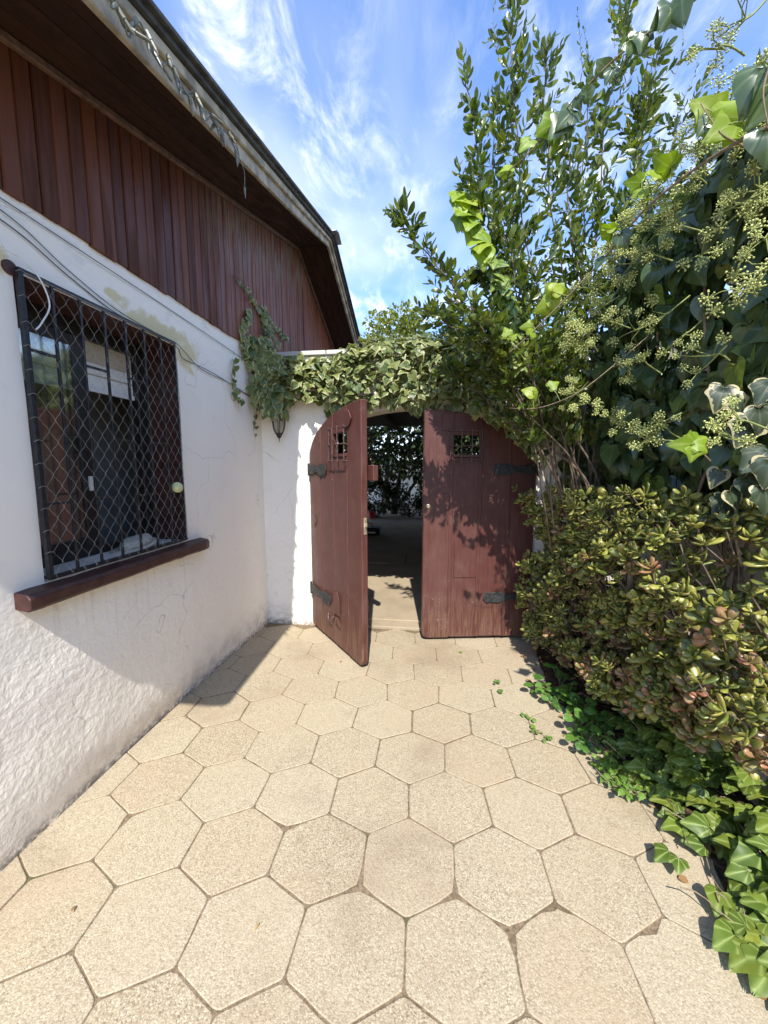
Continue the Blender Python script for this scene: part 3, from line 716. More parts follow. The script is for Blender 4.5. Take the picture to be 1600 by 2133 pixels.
# siding boards, each one its own piece
y = YA; k = 0; rb = random.Random(9)
while y < YB - 0.02:
    wd = 0.0728 + rb.uniform(-0.003, 0.003); g = rb.uniform(0.0018, 0.004)
    y0, y1 = y + g / 2, min(y + wd, YB) - g / 2
    xf = XW + 0.016 + rb.uniform(-0.0025, 0.0025); zb = 2.498 + rb.uniform(-0.006, 0.006) ; ch = 0.005
    sec = [(y0, XW - 0.011), (y1, XW - 0.011), (y1, xf - ch), (y1 - ch, xf), (y0 + ch, xf), (y0, xf - ch)]
    vs = [(x, yy, zb) for (yy, x) in sec] + [(x, yy, soff(yy) + 0.01) for (yy, x) in sec]
    n = 6; fs = [tuple(range(n)), tuple(reversed(range(n, 2 * n)))] + [(i, (i + 1) % n, (i + 1) % n + n, i + n) for i in range(n)]
    mb = MB(); mb.add(vs, fs); mb.build('siding_board', M['board'], house)
    y += wd; k += 1
# verge: soffit boards, trim batten, fascia, roof sheet
Y_EAVE = -0.13
def XV(y, d=0.0): return -1.19 + 0.029 * (4.42 - y) + d if y < 4.42 else -1.19 + d
def along(y0, y1, f, n=10): return [f(y0 + (y1 - y0) * i / n) for i in range(n + 1)]
def strip(name, x0, x1, zlo, zhi, y0, y1, mat, bev=0.0, n=1):
    mb = MB(); vs = []; fs = []; fx = lambda q, y: q(y) if callable(q) else q
    for i in range(n + 1):
        y = y0 + (y1 - y0) * i / n; a_, b_ = fx(x0, y), fx(x1, y); vs += [(a_, y, zlo(y)), (b_, y, zlo(y)), (b_, y, zhi(y)), (a_, y, zhi(y))]
    for i in range(n):
        a = i * 4; fs += [(a, a + 1, a + 5, a + 4), (a + 1, a + 2, a + 6, a + 5), (a + 2, a + 3, a + 7, a + 6), (a + 3, a, a + 4, a + 7)]
    fs += [(0, 3, 2, 1), (n * 4, n * 4 + 1, n * 4 + 2, n * 4 + 3)]
    mb.add(vs, fs); return mb.build(name, mat, house, bevel=bev)
nb = 4
def sx_(i, y): return XW + 0.018 + (XV(y, -0.02) - (XW + 0.018)) * i / nb
for (ya, yb) in ((Y_EAVE, 4.42), (4.42, YB + 0.25)):
    for i in range(nb):
        x0 = lambda y, i=i: sx_(i, y) + 0.001; x1 = lambda y, i=i: sx_(i + 1, y) - 0.002
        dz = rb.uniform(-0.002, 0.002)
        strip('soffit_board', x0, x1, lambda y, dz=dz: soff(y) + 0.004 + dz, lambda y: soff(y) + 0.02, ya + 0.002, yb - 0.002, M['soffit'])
    strip('trim_batten', XW + 0.017, XW + 0.045, lambda y: soff(y) - 0.030, lambda y: soff(y) + 0.002, ya, yb, M['batten'], 0.004)
def sag(y): return -0.040 * math.sin(math.pi * (y - Y_EAVE) / (4.42 - Y_EAVE)) if y < 4.42 else 0
for (ya, yb) in ((Y_EAVE, 1.0), (1.003, 3.42), (3.423, 4.42), (4.42, YB + 0.25)):
    strip('fascia_board', lambda y: XV(y, -0.02), lambda y: XV(y, 0.006), lambda y: soff(y) - 0.016 + sag(y), lambda y: soff(y) + 0.062, ya, yb, M['fascia'], 0.004, 8)
    strip('fascia_cap', lambda y: XV(y, 0.0065), lambda y: XV(y, 0.030), lambda y: soff(y) + 0.036 + sag(y) * 0.5, lambda y: soff(y) + 0.064, ya, yb, M['fascia'], 0.004, 8)
def roofz(y): return soff(y) + 0.065
for (ya, yb) in ((Y_EAVE - 0.06, 4.42), (4.42, YB + 0.3)):
    strip('roof_underlay', XW - 4.6, lambda y: XV(y, 0.050), lambda y: roofz(y) + 0.003, lambda y: roofz(y) + 0.025, ya, yb, M['roof'], 0, 4)
    strip('roof_sheet', XW - 4.6, lambda y: XV(y, 0.075), lambda y: roofz(y) + 0.024, lambda y: roofz(y) + 0.045, ya, yb, M['roof'], 0.004, 4)
mb = MB(); zc = roofz(4.42) + 0.047
mb.prism([(4.30, zc - 0.036), (4.42, zc), (4.54, zc - 0.052), (4.54, zc - 0.042), (4.42, zc + 0.014), (4.30, zc - 0.026)], XW - 4.6, XV(4.42, 0.12), lambda a, b, w_: (w_, a, b)); mb.build('ridge_cap', M['zinc'], house)
strip('eave_board', XW - 4.5, XV(Y_EAVE, -0.022), lambda y: soff(Y_EAVE) - 0.03, lambda y: soff(Y_EAVE) + 0.11, Y_EAVE + 0.0, Y_EAVE + 0.03, M['fascia'])
# window
mb = MB(); mb.box((XW - 0.245, WY1, WZ0), (XW - 0.012, WY1 + 0.012, WZ1)); mb.build('window_reveal', M['brown'], house)
mb = MB(); mb.box((XW - 0.245, WY0 - 0.001, WZ1), (XW - 0.010, WY1 + 0.012, WZ1 + 0.07)); mb.build('window_lintel', M['brown'], house)
mb = MB(); mb.tube([(XW - 0.10, WY0 - 0.012, WZ1 + 0.005), (XW + 0.012, WY0 - 0.012, WZ1 + 0.005)], [0.028, 0.026], 10); mb.build('lintel_end', M['brown'], house, bevel=0.003)
mb = MB(); mb.box((XW - 0.245, WY0 - 0.001, WZ0 - 0.03), (XW - 0.012, WY1 + 0.012, WZ0 + 0.004)); mb.build('window_ledge', M['slab'], house)
vs = []; ns = 24; fs = []
sill_y0, sill_y1 = 1.215, 2.39
prof = [(-0.02, 0.958), (0.062, 0.950), (0.074, 0.962), (0.076, 1.000), (0.064, 1.016), (0.0, 1.024), (-0.02, 1.024)]
for i in range(ns + 1):
    yy = sill_y0 + (sill_y1 - sill_y0) * i / ns; e_ = 0.008 if i in (0, ns) else 0
    for (a, b) in prof: vs.append((XW + a - (e_ if a > 0.05 else 0), yy, b + 0.004 * mnoise.noise((yy * 6, a * 20, b * 9)) + 0.003 * mnoise.noise((yy * 25, a * 30, b * 9))))
n = len(prof)
for i in range(ns):
    for j in range(n): fs.append((i * n + j, i * n + (j + 1) % n, (i + 1) * n + (j + 1) % n, (i + 1) * n + j))
fs += [tuple(range(n)), tuple(reversed(range(ns * n, ns * n + n)))]
mb = MB(); mb.add(vs, fs); mb.build('window_sill', M['brown'], house, bevel=0.003)
XF = XW - 0.205        # window frame face
YM = 1.79
mb = MB()
mb.box((XF - 0.05, WY0, WZ0 + 0.004), (XF, WY0 + 0.045, WZ1)); mb.box((XF - 0.05, WY1 - 0.075, WZ0 + 0.004), (XF, WY1, WZ1))
mb.box((XF - 0.05, WY0 + 0.046, WZ1 - 0.075), (XF, WY1 - 0.076, WZ1 - 0.001)); mb.box((XF - 0.05, WY0 + 0.046, WZ0 + 0.005), (XF, WY1 - 0.076, WZ0 + 0.05))
wf = mb.build('window_frame', M['frame'], house, bevel=0.003)
for (a, b, dx_) in ((WY0 + 0.046, YM + 0.035, -0.008), (WY0 + 0.060, YM + 0.050, -0.030)):
    mb = MB(); z0, z1 = WZ0 + 0.052, WZ1 - 0.077; xs0, xs1 = XF + dx_ - 0.018, XF + dx_
    mb.box((xs0, a, z0), (xs1, a + 0.042, z1)); mb.box((xs0, b - 0.06, z0), (xs1, b, z1)); mb.box((xs0, a + 0.043, z0), (xs1, b - 0.061, z0 + 0.05)); mb.box((xs0, a + 0.043, z1 - 0.05), (xs1, b - 0.061, z1))
    mb.build('sash', M['frame'], wf, bevel=0.002)
    mb = MB(); mb.box((xs0 + 0.007, a + 0.04, z0 + 0.045), (xs0 + 0.011, b - 0.055, z1 - 0.045)); mb.build('glass_pane', M['glass'], wf)
mb = MB(); mb.box((XF - 0.024, YM + 0.0, 1.375), (XF + 0.004, YM + 0.018, 1.45)); mb.box((XF + 0.004, YM + 0.003, 1.40), (XF + 0.016, YM + 0.012, 1.44)); mb.build('window_latch', M['white'], wf, bevel=0.002)
# layered blind behind the panes
for (a, b, zb, xo) in ((WY0 + 0.05, YM - 0.01, 1.885, -0.056), (YM + 0.052, WY1 - 0.08, 1.895, -0.032)):
    x0 = XF + xo; bands = [(zb, zb + 0.025, 'white'), (zb + 0.026, zb + 0.085, 'blind'), (zb + 0.093, zb + 0.150, 'blind'), (zb + 0.158, zb + 0.235, 'blind_band'), (zb + 0.243, WZ1, 'blind_band')]
    mb = MB(); mb.box((x0 - 0.004, a, zb + 0.001), (x0 - 0.001, b, WZ1 - 0.002)); bl = mb.build('window_blind', M['blind_band'], house)
    for (z0, z1, k_) in bands:
        mb = MB(); mb.box((x0, a + 0.001, z0), (x0 + (0.012 if k_ == 'white' else 0.003), b - 0.001, z1 - 0.001)); mb.build('blind_band', M[k_], bl)
# security grille
XG = XW + 0.019
mb = MB(); mb.box((XG - 0.006, WY0 + 0.002, 2.226), (XG + 0.006, 2.222, 2.240)); gr = mb.build('window_grille', M['iron'], house, bevel=0.001)
mb = MB(); mb.box((XG - 0.008, WY0 + 0.002, 1.040), (XG + 0.008, 2.222, 1.056)); mb.build('bottom_rail', M['iron'], gr, bevel=0.001)
for yy in (WY0 + 0.01, 2.212):
    for zz in (2.229, 1.043): mb = MB(); mb.box((XW - 0.02, yy - 0.006, zz), (XG - 0.009, yy + 0.006, zz + 0.011)); mb.build('wall_anchor', M['iron'], gr)
bars = [1.342 + 0.1245 * i for i in range(8)]
for i, yy in enumerate(bars):
    t_ = 0.0095 if i == 0 else 0.0052
    mb = MB(); mb.box((XG - t_, yy - t_, 1.0565), (XG + t_, yy + t_, 2.2255)); mb.build('grille_bar', M['iron'], gr, bevel=0.001)
for lvl, (zz, off) in enumerate(((1.948, 0), (1.634, 1), (1.349, 0))):
    for i in range(off, 7, 2):
        mb = MB(); mb.box((XG - 0.005, bars[i] + 0.0066 + (0.006 if i == 0 else 0), zz - 0.005), (XG + 0.005, bars[i + 1] - 0.0064, zz + 0.005)); mb.build('grille_rung', M['iron'], gr)
# netting tied over the grille
mb = MB(); XN = XG + 0.0165; cw, chh = 0.0315, 0.0445; rn = random.Random(3)
ny_ = int((2.214 - 1.350) / cw); nz_ = int((2.205 - 1.012) / (chh))
nodes = {}
def nd(i, j):
    if (i, j) not in nodes:
        yy = 1.352 + i * cw + 0.004 * mnoise.noise((i * .4, j * .4, 0)); zz = 2.222 - j * chh + 0.005 * mnoise.noise((i * .4, j * .4, 7))
        nodes[(i, j)] = Vector((XN + 0.004 * mnoise.noise((i * .3, j * .3, 3)), yy, zz))
    return nodes[(i, j)]
for i in range(ny_):
    pts = []
    for j in range(nz_ + 1):
        a = nd(i + (1 if (i + j) % 2 else 0), j)
        if pts:
            p = pts[-1]; dy_ = a.y - p.y; dz_ = a.z - p.z
            pts += [p + Vector((0, dy_ * .18, dz_ * .25)), p + Vector((0, dy_ * .5, dz_ * .5)), p + Vector((0, dy_ * .82, dz_ * .75))]
        pts.append(a)
    pts.append(pts[-1] + Vector((rn.uniform(0, .02), rn.uniform(-.015, .015), -rn.uniform(0.01, .04))))
    mb.tube(pts, 0.00062, 3, False)
for (i, j) in [k for k in nodes]:
    if 0 < j < nz_ and 0 < i < ny_:
        p = nodes[(i, j)]; s_ = 0.0018; mb.add([p + Vector(q) * s_ for q in ((1,0,0),(-1,0,0),(0,1,0),(0,-1,0),(0,0,1),(0,0,-1))], [(0,2,4),(2,1,4),(1,3,4),(3,0,4),(2,0,5),(1,2,5),(3,1,5),(0,3,5)])
for j in range(0, nz_, 2):
    p = nd(0, j); mb.tube([p, p + Vector((0.002, -0.018, 0.004)), p + Vector((-0.012, -0.026, -0.004))], 0.0009, 3, False)
    p = nd(ny_, j); mb.tube([p, p + Vector((0.002, 0.008, 0.004)), p + Vector((-0.008, 0.014, 0.012))], 0.0009, 3, False)
mb.tube([(XN, 1.352, 2.222), (XN, 1.7, 2.221), (XN, 2.214, 2.222)], 0.0012, 4)
mb.tube([(XN - .004, 2.205, 2.225), (XN + .001, 2.207, 1.9), (XN - .002, 2.203, 1.5), (XN, 2.208, 1.05)], 0.0022, 5)
tag(mb.build('wire_netting', M['net'], fix=False), 'pale diamond cord netting tied over the black window bars', 'netting')
mb = MB()
Mx = Matrix.Translation((XN + 0.010, 2.125, 1.377))
bmv = bmesh.new(); bmesh.ops.create_icosphere(bmv, subdivisions=3, radius=0.031, matrix=Mx); me = bpy.data.meshes.new('ball'); bmv.to_mesh(me); bmv.free(); me.materials.append(M['ball']); me.polygons.foreach_set('use_smooth', [True] * len(me.polygons))
tag(link('ball', me), 'small pale yellow ball caught in the netting on the window', 'ball')
# straw hat on the ledge
hat = empty('straw_hat', (XW - 0.115, 1.94, WZ0 + 0.004), 'pale straw hat lying on the inner ledge behind the window bars', 'hat')
Mh = Matrix.Translation((XW - 0.112, 1.945, WZ0 + 0.012)) @ Matrix.Rotation(R(8), 4, 'X')
mb = MB(); mb.lathe([(0.02, 0.0), (0.085, 0.001), (0.087, 0.006), (0.085, 0.010), (0.02, 0.012)], 28, Mh @ Matrix.Scale(1.9, 4, (0, 1, 0))); mb.build('brim', M['straw'], hat, smooth=True)
mb = MB(); mb.lathe([(0.062, 0.010), (0.060, 0.035), (0.052, 0.052), (0.03, 0.050), (0.004, 0.046)], 24, Mh @ Matrix.Translation((0, 0.02, 0)) @ Matrix.Scale(1.7, 4, (0, 1, 0))); mb.build('crown', M['straw'], hat, smooth=True)
# cables on the plaster
def cable(pts, r, label, name='electric_cable', mat='cable', grp=None):
    mb = MB(); mb.tube(smooth_path(pts, 14 * (len(pts) - 1)), r, 5); return tag(mb.build(name, M[mat], smooth=True, fix=False), label, 'cable', grp)
XC = XW + 0.009
cable([(XC, 0.15, 2.52), (XC, 0.8, 2.487), (XC, 1.319, 2.459), (XC, 2.1, 2.425), (XC, 3.05, 2.374), (XC, 3.3, 2.33)], 0.0022, 'topmost thin dark cable running along the plaster under the boards')
cable([(XC, 0.15, 2.47), (XC, 0.9, 2.44), (XC, 1.316, 2.416), (XC, 1.55, 2.335), (XC, 1.80, 2.268), (XC + .018, 2.05, 2.236), (XC + .03, 2.2, 2.227), (XC, 2.32, 2.215), (XC, 2.5, 2.15), (XC, 2.815, 2.136), (XC, 3.2, 2.09)], 0.0022, 'thin cable sagging to the window corner, upper of the close pair')
cable([(XC, 0.15, 2.43), (XC, 0.9, 2.40), (XC, 1.311, 2.382), (XC, 1.55, 2.31), (XC, 1.79, 2.25), (XC + .03, 2.0, 2.226), (XC + .034, 2.2, 2.206), (XC, 2.3, 2.17), (XC, 2.45, 2.165), (XC, 2.7, 2.15), (XC, 3.2, 2.085)], 0.0026, 'thin cable along the grille top, lower of the close pair')
cable([(XC, 1.285, 2.33), (XC + 0.01, 1.30, 2.285), (XC + 0.03, 1.345, 2.265), (XC + 0.05, 1.385, 2.215), (XC + 0.055, 1.41, 2.13), (XC + 0.05, 1.375, 2.05), (XC + 0.045, 1.355, 2.02)], 0.0032, 'short white cord dangling over the top left corner of the window bars', 'white_cord', 'white')
# string lights on the fascia
sl = empty('string_lights', (XV(1.5), 1.5, 3.0), 'tangled string of unlit pale bulbs hanging from the gable fascia', 'string lights')
rs = random.Random(5); pts = []
for i in range(34):
    t = i / 33; yy = 0.75 + 1.42 * t; zz = soff(yy) - 0.012 - 0.05 * t + 0.018 * math.sin(i * 1.7) + rs.uniform(-.012, .012)
    pts.append(Vector((XV(yy) + 0.046 + rs.uniform(-.004, .012), yy, zz)))
mb = MB(); mb.tube(smooth_path(pts, 150), 0.0038, 5); mb.tube(smooth_path([p + Vector((.004, .01, rs.uniform(-.02, .02))) for p in pts], 150), 0.0034, 5)
mb.tube(smooth_path([pts[-1], pts[-1] + Vector((.01, .05, -.05)), pts[-1] + Vector((.0, .07, -.12))], 10), 0.0024, 5); mb.build('wire', M['bulb'], sl, smooth=True, fix=False)
for i in range(44):
    t = i / 43; p = pts[min(33, int(t * 33))] + Vector((rs.uniform(0, .01), rs.uniform(-.02, .02), rs.uniform(-.005, .01)))
    d = Vector((rs.uniform(-.1, .5), rs.uniform(-.4, .6), rs.uniform(-1.3, .0))).normalized(); L = rs.uniform(.050, .075)
    mb = MB(); mb.tube([p, p + d * L * .38, p + d * L * .4, p + d * L * .8, p + d * L], [.0085, .0085, .0064, .0056, .0015], 7); mb.build('bulb', M['bulb'], sl, smooth=False, fix=False)
p = pts[-1] + Vector((0, .07, -.12)); mb = MB(); mb.tube([p, p + Vector((0, .0, -.02)), p + Vector((0, .005, -.055))], [.006, .006, .002], 7); mb.build('bulb', M['bulb'], sl)

# ------------------------------------------------------------------ garden wall with the arched gateway
gwall = empty('garden_wall', (-0.14, YG, 0), 'white plastered garden wall with arched gateway beside the house', 'wall')
AX0, AX1, ASP, ACR = -1.125, 0.855, 1.60, 2.005
ACX, AR = (AX0 + AX1) / 2, (AX1 - AX0) / 2
def archz(x, grow=0.0): 
    u = max(-1, min(1, (x - ACX) / (AR + grow))); return ASP + (ACR - ASP + grow) * math.sqrt(max(0, 1 - u * u))
na = 36; axs = [ACX - AR * math.cos(math.pi * i / na) for i in range(na + 1)]
T0, T1, ZT = YG, YG + 0.20, 2.46
mb = MB()
def gy(x, z): return YG + 0.004 * mnoise.noise((x * 2.2, z * 2.2, 4))
def panel(x0, x1, z0, z1, nx_, nz_2):
    vs = []; fs = []
    for j in range(nz_2 + 1):
        for i in range(nx_ + 1):
            x = x0 + (x1 - x0) * i / nx_; z = z0 + (z1 - z0) * j / nz_2; vs.append((x, gy(x, z), z))
    for j in range(nz_2):
        for i in range(nx_): a = j * (nx_ + 1) + i; fs.append((a, a + 1, a + nx_ + 2, a + nx_ + 1))
    mb.add(vs, fs)
panel(XW - 0.02, AX0, -0.03, ZT, 6, 24); panel(AX1, 1.78, -0.03, ZT, 10, 24)
for i in range(na):
    a, b = axs[i], axs[i + 1]
    mb.add([(a, gy(a, archz(a)), archz(a)), (b, gy(b, archz(b)), archz(b)), (b, gy(b, 2.2), 2.2), (a, gy(a, 2.2), 2.2), (b, gy(b, ZT), ZT), (a, gy(a, ZT), ZT)], [(0, 1, 2, 3), (3, 2, 4, 5)])
    mb.add([(a, gy(a, archz(a)), archz(a)), (a, T1, archz(a)), (b, T1, archz(b)), (b, gy(b, archz(b)), archz(b))], [(0, 1, 2, 3)])
    mb.add([(a, T1, archz(a)), (b, T1, archz(b)), (b, T1, ZT), (a, T1, ZT)], [(3, 2, 1, 0)])
for x in (AX0, AX1): mb.add([(x, gy(x, 0), -0.03), (x, T1, -0.03), (x, T1, ASP), (x, gy(x, ASP), ASP)], [(0, 1, 2, 3)])
mb.add([(XW - .02, T1, -.03), (AX0, T1, -.03), (AX0, T1, ZT), (XW - .02, T1, ZT)], [(3, 2, 1, 0)]); mb.add([(AX1, T1, -.03), (1.78, T1, -.03), (1.78, T1, ZT), (AX1, T1, ZT)], [(3, 2, 1, 0)])
mb.add([(XW - .02, YG, ZT), (1.78, YG, ZT), (1.78, T1, ZT), (XW - .02, T1, ZT)], [(0, 1, 2, 3)])
bm = bmesh.new(); me = mb.mesh('plaster_face', M['wall_plaster'], fix=False); bm.from_mesh(me); bmesh.ops.remove_doubles(bm, verts=bm.verts, dist=0.0004); bm.to_mesh(me); bm.free(); link('plaster_face', me, gwall)
for (x0, x1) in ((XW + 0.02, -0.95), (-0.946, -0.28), (-0.276, 0.40), (0.404, 1.08), (1.084, 1.76)):
    mb = MB(); mb.box((x0, YG - 0.03, ZT + 0.002), (x1, T1 + 0.03, ZT + 0.042)); mb.build('coping_slab', M['slab'], gwall, bevel=0.006)

bwall = empty('boundary_wall', (1.8, 0.5, 0), 'white boundary wall behind the ivy and jade bush', 'wall')
mb = MB(); vs = []; fs = []
for j in range(13):
    for i in range(31):
        yy = -2.2 + 5.8 * i / 30; zz = -0.05 + 2.45 * j / 12; vs.append((1.77 + 0.006 * mnoise.noise((yy * 2, zz * 2, 9)), yy, zz))
for j in range(12):
    for i in range(30): a = j * 31 + i; fs.append((a, a + 1, a + 32, a + 31))
mb.add(vs, fs); mb.box((1.775, -2.2, -0.05), (1.95, 3.6, 2.40)); mb.build('plaster_face', M['wall_plaster'], bwall)
mb = MB(); mb.box((1.74, -2.2, 2.402), (1.98, 3.6, 2.45)); mb.build('coping', M['slab'], bwall, bevel=0.006)

# ------------------------------------------------------------------ gate leaves
def gate_leaf(name, hinge, direction, s, label, L=0.95, left=True):
    """local frame: x = s*u runs from the hinge, front looks to -y, z up"""
    ax = Vector((direction[0], direction[1], 0)).normalized() * s
    rot = math.atan2(ax.y, ax.x)
    g = empty(name, (hinge[0], hinge[1], 0), label, 'gate'); g.rotation_euler = (0, 0, rot)
    MW = Matrix.LocRotScale(g.location, g.rotation_euler, None)
    rg = random.Random(21 if left else 22)
    Z0 = 0.028
    def top(u):
        t = (u - (L + 0.02)) / (L + 0.03); return 1.575 + 0.385 * math.sqrt(max(0, 1 - t * t))
    def part(nm, mbx, mat, parent=None, smooth=False, bevel=0.0):
        me = mbx.mesh(nm, mat, smooth, bevel)
        o = bpy.data.objects.new(nm, me); COL.objects.link(o); o.parent = parent or g; return o
    TK = 0.046
    def board(nm, u0, u1, z0, zt, f0, f1, bev=0.0065, round_free=False):
        k = 6; poly = [(u0, z0)]
        if round_free:
            poly += [(u1 - 0.045, z0), (u1 - 0.018, z0 + 0.010), (u1 - 0.004, z0 + 0.034)]
            poly += [(u1, z0 + 0.07)]
        else: poly += [(u1, z0)]
        for i in range(k + 1):
            u = u1 + (u0 - u1) * i / k; poly.append((u, top(u) if zt is None else zt))
        m_ = MB(); m_.prism(poly, f0, f1, lambda a, b, w_: (s * a, w_, b)); return part(nm, m_, M['gate'], bevel=bev)
    # boards from the hinge: three boards, then the wide lock stile; cover strips over the joints
    cuts = [0.0, 0.235, 0.475, 0.715, L]
    for i in range(4):
        a, b = cuts[i] + 0.0022, cuts[i + 1] - 0.0022; f0 = rg.uniform(-0.0015, 0.0015)
        if i == 2:
            board('plank', a, b, Z0, 1.575, f0, TK); board('plank', a, b, 1.755, None, f0, TK)
        elif i == 3: board('plank', a, b, Z0 - 0.004, None, f0 - 0.004, TK + 0.002, round_free=True)
        else: board('plank', a, b, Z0 + rg.uniform(0, .004), None, f0, TK)
    for c in ([] if left else cuts[1:4]):
        wd = 0.015
        m_ = MB(); z1 = min(top(c - wd), top(c + wd)) - 0.004
        poly = [(c - wd, Z0 + 0.01), (c + wd, Z0 + 0.01), (c + wd, z1), (c - wd, z1)]
        m_.prism(poly, -0.0105, -0.0018, lambda a, b, w_: (s * a, w_, b)); part('cover_strip', m_, M['gate'], bevel=0.003)
    for c in cuts[1:4]:  # dark strips added behind the gaps to darken them and stop light leaks
        zt_ = 1.56 if c != cuts[1] else top(c - .012) - .02
        m_ = MB(); m_.box((s * c - .010, 0.016, Z0 + .02), (s * c + .010, TK - .006, zt_)); part('joint_dark_strip', m_, M['bark_dark'])
    # ledges on the back
    for zz in (0.42, 1.50):
        m_ = MB(); m_.box((min(s * 0.04, s * (L - 0.04)), TK + 0.0025, zz), (max(s * 0.04, s * (L - 0.04)), TK + 0.027, zz + 0.10)); part('back_ledge', m_, M['gate'], bevel=0.003)
    # little barred spy window
    u0, u1, z0, z1 = 0.462, 0.742, 1.545, 1.79
    m_ = MB()
    for zz in (z0, (z0 + z1) / 2, z1): m_.tube([(s * u0, -0.040, zz), (s * u1, -0.040, zz)], 0.0048, 6)
    wg = part('spy_grille', m_, M['grille_paint'])
    for i in range(4):
        u = u0 + 0.012 + (u1 - u0 - 0.024) * i / 3; m_ = MB(); m_.tube([(s * u, -0.0335 if i in (0, 3) else -0.046, z0 - 0.014), (s * u, -0.0335 if i in (0, 3) else -0.046, z1 + 0.014)], 0.0045, 6); part('grille_bar', m_, M['grille_paint'], wg)
    for u in (u0 + 0.004, u1 - 0.004):
        for zz in (z0, (z0 + z1) / 2, z1): m_ = MB(); m_.tube([(s * u, -0.038, zz), (s * u, 0.004, zz - 0.004)], 0.0042, 6); part('grille_stay', m_, M['grille_paint'], wg)
    m_ = MB(); m_.box((min(s * 0.478, s * 0.712), -0.012, 1.575), (max(s * 0.478, s * 0.712), 0.03, 1.60)); part('spy_sill', m_, M['gate'], bevel=0.003)
    # strap hinges cut with a wavy outline
    for zz, ln in ((1.475, 0.37), (0.385, 0.42)):
        outl = []; n_ = 26
        for i in range(n_ + 1):
            t = i / n_; hw = 0.034 + 0.014 * math.sin(t * 11.0) * (0.4 + t) + (0.028 * math.exp(-((t - 0.93) / 0.06) ** 2)); 
            if t > 0.97: hw *= 0.55
            outl.append((0.0 + ln * t, hw))
        poly = [(u, zz + h_) for u, h_ in outl] + [(u, zz - h_) for u, h_ in reversed(outl)]
        m_ = MB(); m_.prism(poly, -0.0165, -0.0112, lambda a, b, w_: (s * a, w_, b)); sh = part('strap_hinge', m_, M['strap'], bevel=0.0015)
        for u in (0.05, 0.13, 0.22): 
            m_ = MB(); m_.lathe([(0.007, 0), (0.006, 0.003), (0.002, 0.005)], 8, Matrix.Translation((s * u, -0.0166, zz)) @ Matrix.Rotation(R(90), 4, 'X')); part('hinge_bolt', m_, M['strap'], sh)
        m_ = MB(); m_.tube([(s * -0.012, -0.010, zz - 0.055), (s * -0.012, -0.010, zz + 0.055)], 0.011, 8); part('hinge_pin', m_, M['strap'], sh, smooth=False)
    # raised pointed patches nailed over joints
    def patch(pts, th=0.010, f0=-0.0107):
        m_ = MB(); m_.prism(pts, f0 - th, f0, lambda a, b, w_: (s * a, w_, b)); part('wood_patch', m_, M['gate'], bevel=0.0025)
    if left:
        patch([(0.705, 1.79), (0.775, 1.79), (0.815, 1.845), (0.775, 1.905), (0.705, 1.905)])
        patch([(0.09, 0.96), (0.125, 1.02), (0.09, 1.09)], 0.006, -0.0018)
        patch([(0.475, 0.30), (0.58, 0.30), (0.58, 0.43), (0.55, 0.50), (0.475, 0.46)], 0.007)
        patch([(0.50, 0.24), (0.61, 0.215), (0.60, 0.225), (0.56, 0.29)], 0.006, -0.0185)
    else:
        patch([(0.715, 1.79), (0.80, 1.79), (0.80, 1.93), (0.715, 1.92)], 0.006)
        patch([(0.475, 0.56), (0.475, 0.88), (0.60, 0.97), (0.68, 0.88), (0.68, 0.56)], 0.006, -0.002)
    # lock
    if left:
        m_ = MB(); m_.box((L - 0.001, 0.012, 1.02), (L + 0.0035, 0.036, 1.14)); part('lock_plate', m_, M['brass'], bevel=0.001)
        m_ = MB(); m_.box((L + 0.0036, 0.018, 1.075), (L + 0.020, 0.030, 1.10)); part('lock_bolt', m_, M['brass'], bevel=0.001)
        m_ = MB(); m_.box((L - 0.12, TK + 0.028, 1.40), (L + 0.03, TK + 0.07, 1.51)); part('bolt_block', m_, M['gate'], bevel=0.004)
        ring = [Vector((0.43 + 0.045 * math.cos(a), -0.020 - 0.012 * math.sin(-a), 0.265 + 0.05 * math.sin(a))) for a in np.linspace(R(175), R(365), 12)]
        m_ = MB(); m_.tube(ring, 0.008, 7); part('pull_handle', m_, M['grille_paint'], smooth=True)
    else:
        m_ = MB(); m_.lathe([(0.017, 0), (0.017, 0.004), (0.012, 0.006), (0.006, 0.0062), (0.005, 0.003)], 16, Matrix.Translation((s * (L - 0.045), -0.0056, 1.175)) @ Matrix.Rotation(R(90), 4, 'X')); part('key_escutcheon', m_, M['brass'])
    for i in range(10):
        u = cuts[1 + i % 3] + rg.uniform(-.004, .004); zz = 0.2 + 0.17 * i + rg.uniform(-.03, .03)
        if zz < top(u) - 0.06 and not (1.4 < zz < 1.6):
            m_ = MB(); m_.lathe([(0.0065, 0), (0.0055, 0.003), (0.001, 0.0042)], 8, Matrix.Translation((s * u, -0.0106, zz)) @ Matrix.Rotation(R(90), 4, 'X')); part('stud', m_, M['grille_paint'])
    return g
gate_leaf('garden_gate', (-1.105, YG - 0.045), (0.575, -0.675), 1, 'dark red plank gate leaf standing open towards the path', 0.935, True)
gate_leaf('garden_gate', (0.845, YG - 0.045), (-0.935, -0.155), -1, 'dark red plank gate leaf hanging almost shut beside the bushes', 0.948, False)

